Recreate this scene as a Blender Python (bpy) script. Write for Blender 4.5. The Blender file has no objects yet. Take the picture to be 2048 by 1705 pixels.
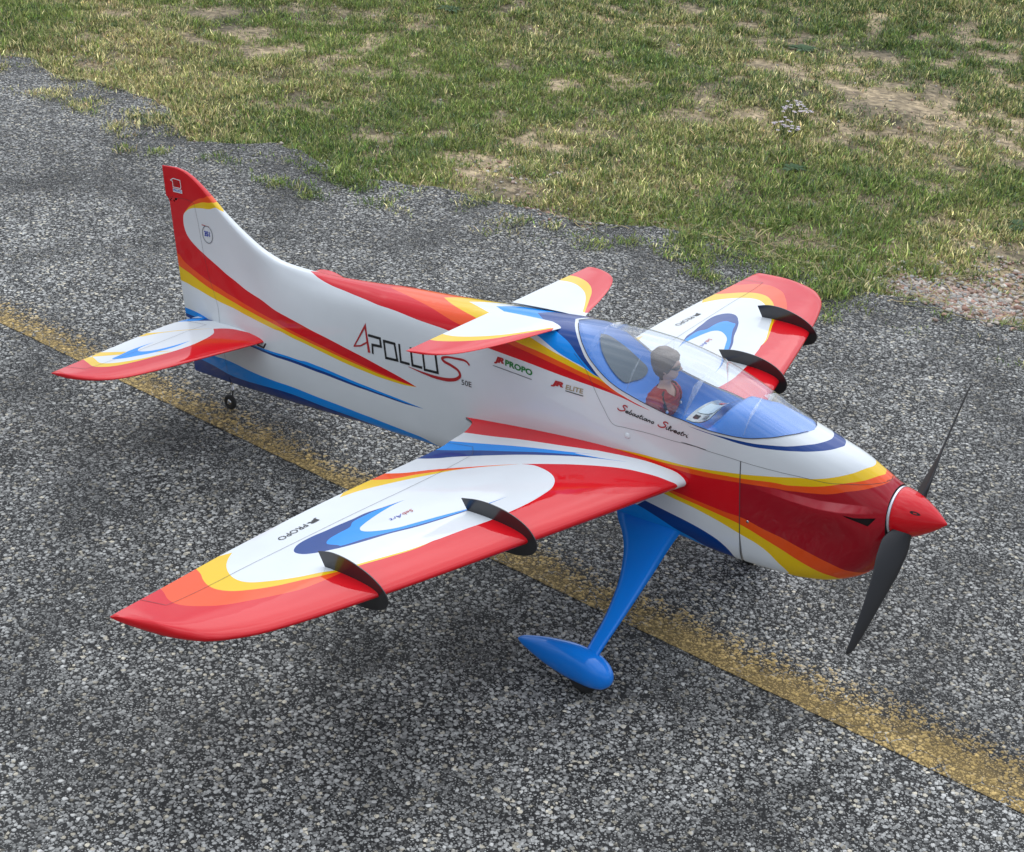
# Radio-controlled aerobatic model airplane on a worn asphalt strip, grass verge behind
import bpy, math, random
import numpy as np
from mathutils import Matrix, Vector
from mathutils.geometry import delaunay_2d_cdt
random.seed(7); rng = np.random.default_rng(7)
sc = bpy.context.scene
col = sc.collection

# ---------------------------------------------------------------- camera, sky, sun, exposure
PITCH = math.radians(7.766)                      # the tail-dragger sits nose up
def plane_to_world(p):
    p = np.asarray(p, float); c, s = math.cos(PITCH), math.sin(PITCH)
    return np.stack([p[..., 0] * c - p[..., 2] * s, p[..., 1], p[..., 0] * s + p[..., 2] * c + .3490], -1)
cam = bpy.data.cameras.new('camera'); co = bpy.data.objects.new('camera', cam); col.objects.link(co)
CAMLOC = (0.61048, -1.77154, 1.42769)
CAMROT = ((0.7783156, -0.3432769, 0.5257242), (0.6248762, 0.3417825, -0.7019362), (0.0612751, 0.8748404, 0.4805202))
M = Matrix(CAMROT).to_4x4(); M.translation = Vector(CAMLOC); co.matrix_world = M
cam.sensor_width = 36; cam.lens = 56.3232; cam.clip_start = .05; cam.clip_end = 500
sc.camera = co
sc.view_settings.view_transform = 'Standard'; sc.view_settings.look = 'None'
sc.view_settings.exposure = 0.2; sc.view_settings.gamma = 1; sc.view_settings.use_curve_mapping = False

SUN_EL, SUN_AZ = math.radians(50), math.radians(118)     # azimuth from +X towards +Y: veiled sun high behind the airplane
w = bpy.data.worlds.new('World'); sc.world = w; w.use_nodes = True
nt = w.node_tree; nt.nodes.clear()
def N(nt, t, **k):
    n = nt.nodes.new(t)
    for a, b in k.items(): setattr(n, a, b)
    return n
out = N(nt, 'ShaderNodeOutputWorld'); bg = N(nt, 'ShaderNodeBackground'); nt.links.new(bg.outputs[0], out.inputs[0])
sky = N(nt, 'ShaderNodeTexSky', sky_type='NISHITA', sun_disc=False, sun_elevation=SUN_EL, sun_rotation=math.radians(90) - SUN_AZ)
tc = N(nt, 'ShaderNodeTexCoord'); mp = N(nt, 'ShaderNodeMapping'); mp.inputs['Scale'].default_value = (1, 1, 2.2)
nt.links.new(tc.outputs['Generated'], mp.inputs[0])
no = N(nt, 'ShaderNodeTexNoise'); no.inputs['Scale'].default_value = 1.7; no.inputs['Detail'].default_value = 7; no.inputs['Roughness'].default_value = .55
nt.links.new(mp.outputs[0], no.inputs['Vector'])
rp = N(nt, 'ShaderNodeValToRGB'); rp.color_ramp.elements[0].position = .38; rp.color_ramp.elements[0].color = (.45,)*3 + (1,); rp.color_ramp.elements[1].position = .56; rp.color_ramp.elements[1].color = (1, 1, 1, 1)
nt.links.new(no.outputs['Fac'], rp.inputs[0])
no2 = N(nt, 'ShaderNodeTexNoise'); no2.inputs['Scale'].default_value = 3.1; no2.inputs['Detail'].default_value = 6
nt.links.new(mp.outputs[0], no2.inputs['Vector'])
cr = N(nt, 'ShaderNodeValToRGB'); cr.color_ramp.elements[0].position = .40; cr.color_ramp.elements[0].color = (6.2, 6.8, 7.8, 1); cr.color_ramp.elements[1].position = .60; cr.color_ramp.elements[1].color = (11., 11.7, 12.8, 1)
nt.links.new(no2.outputs['Fac'], cr.inputs[0])
mx = N(nt, 'ShaderNodeMixRGB'); nt.links.new(rp.outputs[0], mx.inputs[0]); nt.links.new(sky.outputs[0], mx.inputs[1]); nt.links.new(cr.outputs[0], mx.inputs[2])
# thin overcast is brightest round the veiled sun
gn = N(nt, 'ShaderNodeNewGeometry'); dt = N(nt, 'ShaderNodeVectorMath', operation='DOT_PRODUCT'); nt.links.new(gn.outputs['Incoming'], dt.inputs[0])
dt.inputs[1].default_value = (-math.cos(SUN_EL) * math.cos(SUN_AZ), -math.cos(SUN_EL) * math.sin(SUN_AZ), -math.sin(SUN_EL))
gr = N(nt, 'ShaderNodeMapRange'); gr.interpolation_type = 'SMOOTHSTEP'; gr.inputs[1].default_value = -.2; gr.inputs[2].default_value = 1; gr.inputs[3].default_value = .62; gr.inputs[4].default_value = 1.35; nt.links.new(dt.outputs['Value'], gr.inputs[0])
sz = N(nt, 'ShaderNodeSeparateXYZ'); nt.links.new(tc.outputs['Generated'], sz.inputs[0]); ze = N(nt, 'ShaderNodeMapRange'); ze.inputs[1].default_value = 0; ze.inputs[2].default_value = 1; ze.inputs[3].default_value = .56; ze.inputs[4].default_value = 1.17; nt.links.new(sz.outputs[2], ze.inputs[0])   # overcast: zenith brighter than horizon
gz = N(nt, 'ShaderNodeMath', operation='MULTIPLY'); nt.links.new(gr.outputs[0], gz.inputs[0]); nt.links.new(ze.outputs[0], gz.inputs[1])
vs = N(nt, 'ShaderNodeVectorMath', operation='SCALE'); nt.links.new(mx.outputs[0], vs.inputs[0]); nt.links.new(gz.outputs[0], vs.inputs['Scale'])
nt.links.new(vs.outputs[0], bg.inputs[0]); bg.inputs[1].default_value = .122
sl = bpy.data.lights.new('sun', 'SUN'); sl.energy = 0.6; sl.angle = math.radians(62); sl.color = (1, .96, .9)
so = bpy.data.objects.new('sun', sl); col.objects.link(so)
dv = Vector((math.cos(SUN_EL) * math.cos(SUN_AZ), math.cos(SUN_EL) * math.sin(SUN_AZ), math.sin(SUN_EL)))
so.location = dv * 20; so.rotation_euler = dv.to_track_quat('Z', 'Y').to_euler()

# ---------------------------------------------------------------- helpers
def tag(o, label=None, cat=None, group=None, kind=None):
    if label: o['label'] = label
    if cat: o['category'] = cat
    if group: o['group'] = group
    if kind: o['kind'] = kind
    return o
def mk(name, V, F, mats, mi=None, nor=None, parent=None, smooth=True):
    me = bpy.data.meshes.new(name)
    me.from_pydata([tuple(v) for v in np.asarray(V, float)], [], [tuple(int(i) for i in f) for f in F])
    for m in (mats if isinstance(mats, (list, tuple)) else [mats]): me.materials.append(m)
    if mi is not None: me.polygons.foreach_set('material_index', np.asarray(mi, np.int32))
    me.polygons.foreach_set('use_smooth', np.full(len(F), bool(smooth)))
    if nor is not None: me.normals_split_custom_set_from_vertices([tuple(n) for n in nor])
    me.update()
    o = bpy.data.objects.new(name, me); col.objects.link(o)
    if parent is not None: o.parent = parent
    return o

def principled(name, color, rough=.5, metal=0, coat=0, coat_r=.03, spec=.5, wav=0, **k):
    m = bpy.data.materials.new(name); m.use_nodes = True; b = m.node_tree.nodes['Principled BSDF']
    b.inputs['Base Color'].default_value = (*color, 1); b.inputs['Roughness'].default_value = rough; b.inputs['Metallic'].default_value = metal
    b.inputs['Coat Weight'].default_value = coat; b.inputs['Coat Roughness'].default_value = coat_r; b.inputs['Specular IOR Level'].default_value = spec
    t = m.node_tree
    if wav:
        c = N(t, 'ShaderNodeTexCoord'); n1 = N(t, 'ShaderNodeTexNoise'); n1.inputs['Scale'].default_value = 14; n1.inputs['Detail'].default_value = 2
        t.links.new(c.outputs['Object'], n1.inputs['Vector'])
        n2 = N(t, 'ShaderNodeTexNoise'); n2.inputs['Scale'].default_value = 60; n2.inputs['Detail'].default_value = 2; t.links.new(c.outputs['Object'], n2.inputs['Vector'])
        ad = N(t, 'ShaderNodeMath', operation='MULTIPLY_ADD'); ad.inputs[1].default_value = .12; t.links.new(n2.outputs['Fac'], ad.inputs[0]); t.links.new(n1.outputs['Fac'], ad.inputs[2])
        bp = N(t, 'ShaderNodeBump'); bp.inputs['Strength'].default_value = 1; bp.inputs['Distance'].default_value = wav; t.links.new(ad.outputs[0], bp.inputs['Height'])
        t.links.new(bp.outputs[0], b.inputs['Coat Normal']); t.links.new(bp.outputs[0], b.inputs['Normal'])
        # faint colour unevenness of hand-applied film
        mx = N(t, 'ShaderNodeMixRGB', blend_type='MULTIPLY'); mx.inputs[0].default_value = 1; mx.inputs[1].default_value = (*color, 1)
        r = N(t, 'ShaderNodeMapRange'); r.inputs[3].default_value = .93; r.inputs[4].default_value = 1.04; t.links.new(n1.outputs['Fac'], r.inputs[0]); t.links.new(r.outputs[0], mx.inputs[2])
        t.links.new(mx.outputs[0], b.inputs['Base Color'])
        rr = N(t, 'ShaderNodeMapRange'); rr.inputs[3].default_value = .02; rr.inputs[4].default_value = .09; t.links.new(n2.outputs['Fac'], rr.inputs[0]); t.links.new(rr.outputs[0], b.inputs['Coat Roughness'])
    return m
def paint(name, c): return principled('paint_' + name, c, rough=.5, coat=.85, coat_r=.03, spec=.06, wav=.0006)
PAINT = {'white': paint('white', (.72, .75, .765)), 'red': paint('red', (.66, .001, .008)), 'orange': paint('orange', (.86, .085, .006)),
         'yellow': paint('yellow', (.83, .53, .004)), 'blue': paint('light_blue', (.0, .27, .82)), 'navy': paint('navy', (.003, .045, .23))}
PK = list(PAINT)
COWLRED = paint('cowl_red', (.36, .006, .014)) if False else paint('cowl_red', (.38, .003, .013))
BLACK = principled('black_print', (.008, .008, .009), .35)
REDP = principled('red_print', (.42, .012, .016), .35)
GREENP = principled('green_print', (.01, .20, .03), .35)
GREYP = principled('grey_print', (.16, .17, .19), .4)
TANP = principled('tan_print', (.36, .27, .14), .4)
WHITEP = principled('white_print', (.75, .76, .78), .4)
BLUEP = principled('blue_print', (.01, .04, .38), .4)
SEAM = principled('seam', (.05, .045, .05), .6)
CARBON = principled('carbon_plate', (.014, .014, .016), .28, coat=.5, coat_r=.12, wav=.0003)
PROP = principled('propeller_black', (.013, .013, .015), .42, wav=.0002)
GEARB = principled('gear_blue', (.0, .225, .84), .4, spec=.15, coat=1, coat_r=.06)
RUBBER = principled('rubber', (.02, .02, .02), .75)
METAL = principled('metal', (.62, .62, .64), .25, metal=1)
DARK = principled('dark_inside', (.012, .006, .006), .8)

# ---------------------------------------------------------------- geometry of the airplane (metres, nose tip = origin, +X forward, +Y left, +Z up)
def pchip(xs, ys, x):
    xs = np.asarray(xs, float); ys = np.asarray(ys, float); x = np.asarray(x, float)
    if ys.ndim == 1: ys = ys[:, None]; flat = True
    else: flat = False
    h = np.diff(xs)[:, None]; d = np.diff(ys, axis=0) / h
    m = np.zeros_like(ys); m[0] = d[0]; m[-1] = d[-1]
    w1 = 2 * h[1:] + h[:-1]; w2 = h[1:] + 2 * h[:-1]
    ok = d[:-1] * d[1:] > 0
    with np.errstate(divide='ignore', invalid='ignore'):
        mm = (w1 + w2) / (w1 / d[:-1] + w2 / d[1:])
    m[1:-1] = np.where(ok, mm, 0)
    xc = np.clip(x, xs[0], xs[-1])
    i = np.clip(np.searchsorted(xs, xc, side='right') - 1, 0, len(xs) - 2)
    t = ((xc - xs[i]) / (xs[i + 1] - xs[i]))[..., None]; hh = (xs[i + 1] - xs[i])[..., None]
    r = ((1 + 2 * t) * (1 - t) ** 2 * ys[i] + t * (1 - t) ** 2 * hh * m[i] + t * t * (3 - 2 * t) * ys[i + 1] + t * t * (t - 1) * hh * m[i + 1])
    return r[..., 0] if flat else r

ZT = [(-1.507,.283),(-1.473,.284),(-1.45,.281),(-1.434,.275),(-1.418,.266),(-1.399,.253),(-1.354,.217),(-1.308,.187),(-1.261,.163),(-1.214,.150),(-1.161,.1465),(-1.11,.1455),(-1.06,.147),(-.948,.152),(-.872,.154),(-.77,.159),(-.681,.164),(-.597,.169),(-.507,.171),(-.446,.168),(-.379,.157),(-.314,.136),(-.251,.108),(-.204,.090),(-.166,.079),(-.129,.068),(-.099,.054),(-.076,.041),(-.070,.037)]
ZB = [(-1.507,-.103),(-1.4,-.102),(-1.2,-.096),(-.85,-.086),(-.6,-.094),(-.45,-.104),(-.37,-.111),(-.31,-.118),(-.27,-.120),(-.21,-.121),(-.16,-.118),(-.12,-.106),(-.09,-.086),(-.076,-.062),(-.070,-.043)]
BODY = [(0,0),(.38,.012),(.68,.055),(.88,.15),(.98,.33),(1,.55),(.98,.78),(.90,.94),(.66,1.0),(0,1)]
NOSE = [(0,0),(.33,.02),(.63,.1),(.87,.24),(.99,.42),(1,.55),(.95,.72),(.80,.87),(.48,.985),(0,1)]
def _b(w, s=BODY): return [(a * w, h) for a, h in s]
STA = [(-1.507,[(0,0),(.0010,.001),(.0018,.01),(.0018,.08),(.0018,.2),(.0018,.45),(.0018,.7),(.0018,.88),(.0016,1),(0,1)]),
 (-1.4,[(0,0),(.0035,.003),(.0052,.015),(.006,.08),(.007,.2),(.010,.45),(.015,.7),(.016,.88),(.011,1),(0,1)]),
 (-1.3,[(0,0),(.005,.004),(.0085,.03),(.010,.12),(.013,.27),(.022,.48),(.029,.70),(.028,.9),(.019,1),(0,1)]),
 (-1.2,[(0,0),(.007,.005),(.013,.04),(.021,.12),(.030,.27),(.037,.47),(.040,.68),(.037,.9),(.026,1),(0,1)]),
 (-1.1,[(0,0),(.009,.006),(.019,.040),(.031,.13),(.040,.3),(.046,.5),(.047,.72),(.043,.92),(.030,1),(0,1)]),
 (-1.0,[(0,0),(.015,.010),(.030,.050),(.042,.14),(.049,.33),(.052,.55),(.051,.78),(.046,.94),(.033,1),(0,1)]),
 (-.95,_b(.055)),(-.75,_b(.062)),(-.5,_b(.064)),(-.3,_b(.060)),(-.2,_b(.054)),
 (-.13,[((a*.047+b*.047)/2,(h+g)/2) for (a,h),(b,g) in zip(BODY,NOSE)]),(-.09,_b(.041,NOSE)),(-.070,_b(.036,NOSE))]
_SX = np.array([s[0] for s in STA]); _SY = np.array([[p[0] for p in s[1]] for s in STA]); _SH = np.array([[p[1] for p in s[1]] for s in STA])
_XG = np.linspace(-1.507, -.070, 480)
_T9 = np.linspace(0, 1, 10)
def crk(P, t):
    "uniform Catmull-Rom over the ten control rows; mirrored at the keel and the spine"
    n = P.shape[-1] - 1
    u = np.clip(t, 0, 1) * n; i = np.minimum(u.astype(int), n - 1); f = u - i
    idx = np.arange(len(t))
    def g(k, odd):
        kk = np.where(k < 0, -k, np.where(k > n, 2 * n - k, k))
        v = P[idx, kk]
        return np.where((k < 0) | (k > n), -v, v) if odd else v
    def cr(odd):
        a, b, c, d = g(i - 1, odd), g(i, odd), g(i + 1, odd), g(i + 2, odd)
        return .5 * (2 * b + (c - a) * f + (2 * a - 5 * b + 4 * c - d) * f * f + (3 * b - a - 3 * c + d) * f ** 3)
    return cr
def scoop_z(x): return np.interp(x, [-.262, -.2, -.159, -.125, -.07], [.0085, .0035, .0025, .0050, .0075])
def fuse(x, t):
    "right-hand half of the fuselage: x station, t 0 (spine) .. 1 (keel); negative t = left-hand side"
    x = np.asarray(x, float).ravel(); t = np.asarray(t, float).ravel()
    sg = np.where(t < 0, -1., 1.); ta = np.abs(t)
    Y = pchip(_SX, _SY, x); H = pchip(_SX, _SH, x)
    zt = pchip(*zip(*ZT), x); zb = pchip(*zip(*ZB), x)
    y = crk(Y, ta)(True); h = crk(H, ta)(False)
    z = zt - (zt - zb) * h
    y = np.maximum(y, 0)
    # rudder trailing edge: the horn at the fin tip overhangs the part below it
    k = np.clip((-1.40 - x) / .107, 0, 1) ** 2; lo = np.clip((.2275 - z) / .003, 0, 1)
    x = x + k * lo * np.interp(z, [-.10, .0, .10, .2275], [.016, .011, .009, .008])
    # cheek scoop on the cowl: a ledge facing up, a crease, then the cheek falling away below
    xr = np.clip((x + .262) / .13, 0, 1); zr = scoop_z(x)
    amp = .0105 * xr ** 1.1 * np.clip((-.088 - x) / .040, 0, 1) ** .8
    v = z - zr
    f = np.where(v > 0, np.clip(1 - v / .009, 0, 1), np.exp(-(v / .032) ** 2))
    y = y + amp * f * (ta < .85)
    return np.stack([x, -y * sg, z], -1)

WLE = [(.03,-.343),(.069,-.361),(.200,-.400),(.326,-.4375),(.541,-.503),(.66,-.546),(.689,-.560),(.715,-.578),(.738,-.602),(.752,-.635),(.761,-.675),(.768,-.715),(.7715,-.744)]
WTE = [(.03,-.79),(.058,-.782),(.064,-.760),(.072,-.748),(.087,-.740),(.108,-.734),(.144,-.731),(.167,-.728),(.224,-.732),(.292,-.738),(.36,-.744),(.46,-.749),(.574,-.750),(.684,-.747),(.7715,-.746)]
SLE = [(.0,-1.246),(.03,-1.254),(.128,-1.287),(.225,-1.321),(.275,-1.346),(.298,-1.372),(.312,-1.405),(.319,-1.435),(.3225,-1.468)]
STE = [(.0,-1.452),(.03,-1.462),(.08,-1.472),(.2,-1.471),(.3225,-1.470)]
CLE = [(.0,-.585),(.03,-.600),(.10,-.623),(.150,-.642),(.190,-.664),(.208,-.684),(.217,-.706),(.2215,-.732)]
CTE = [(.0,-.733),(.10,-.734),(.2215,-.734)]
def foil(LE, TE, T, zc, tip, xm=.28):
    L = list(zip(*LE)); E = list(zip(*TE))
    def S(u, y, side=1):
        u = np.clip(np.asarray(u, float), 0, 1); y = np.asarray(y, float)
        le = pchip(*L, y); te = np.minimum(pchip(*E, y), le - .0005)
        c = u * u
        ch = le - te
        th = pchip(*zip(*T), y) * np.sqrt(np.clip((tip - y) / (.016 if tip > .5 else .006), 0, 1))
        f = (1.4845 * u - .63 * c - 1.758 * c ** 2 + 1.4215 * c ** 3 - .498 * c ** 4)   # symmetric section, peak 1.0 half thickness at T=1
        f = np.maximum(f, 0) + .03 * c
        z = zc(y) + side * th * f
        return np.stack([le - ch * c, -y, z], -1)
    S.LE, S.TE = (lambda y: pchip(*L, y)), (lambda y: pchip(*E, y))
    return S
WING = foil(WLE, WTE, [(.03,.044),(.5,.026),(.7715,.016)], lambda y: -.010 - .0 * y, .7725)
STAB = foil(SLE, STE, [(0,.014),(.3225,.008)], lambda y: .009 - .02 * y, .3228)
CANA = foil(CLE, CTE, [(0,.006),(.2215,.004)], lambda y: .163 + 0 * y, .2218)

# cockpit: edge of the canopy opening on the right-hand side and the moulded blue tray under the glass
GEDGE = [(-.590,.0),(-.581,.058),(-.564,.16),(-.549,.239),(-.533,.303),(-.518,.339),(-.499,.37),(-.477,.39),(-.455,.401),(-.434,.409),(-.413,.413),(-.392,.415),(-.372,.412),(-.342,.406),(-.322,.397),(-.303,.384),(-.284,.366),(-.266,.341),(-.249,.305),(-.233,.258),(-.212,.159),(-.200,.060),(-.197,.0)]
ZC = [(-.592,.1675),(-.575,.158),(-.545,.128),(-.50,.083),(-.465,.058),(-.43,.050),(-.37,.052),(-.345,.060),(-.325,.088),(-.306,.106),(-.28,.106),(-.24,.097),(-.215,.090),(-.197,.0865)]
_GE = np.array(GEDGE)
def tray(x, v):
    x = np.asarray(x, float).ravel(); v = np.asarray(v, float).ravel()
    t = pchip(_GE[:, 0], _GE[:, 1], x)
    P = fuse(x, t); ye = np.abs(P[:, 1]) * .985; ze = P[:, 2] - .0015
    zc = pchip(*zip(*ZC), x); zc = np.where(zc > ze + .03, ze + .03, zc)
    prof = 1 - np.abs(v) ** 3.2
    z = ze + (zc - ze) * prof
    return np.stack([x, -v * ye, z], -1)

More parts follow.
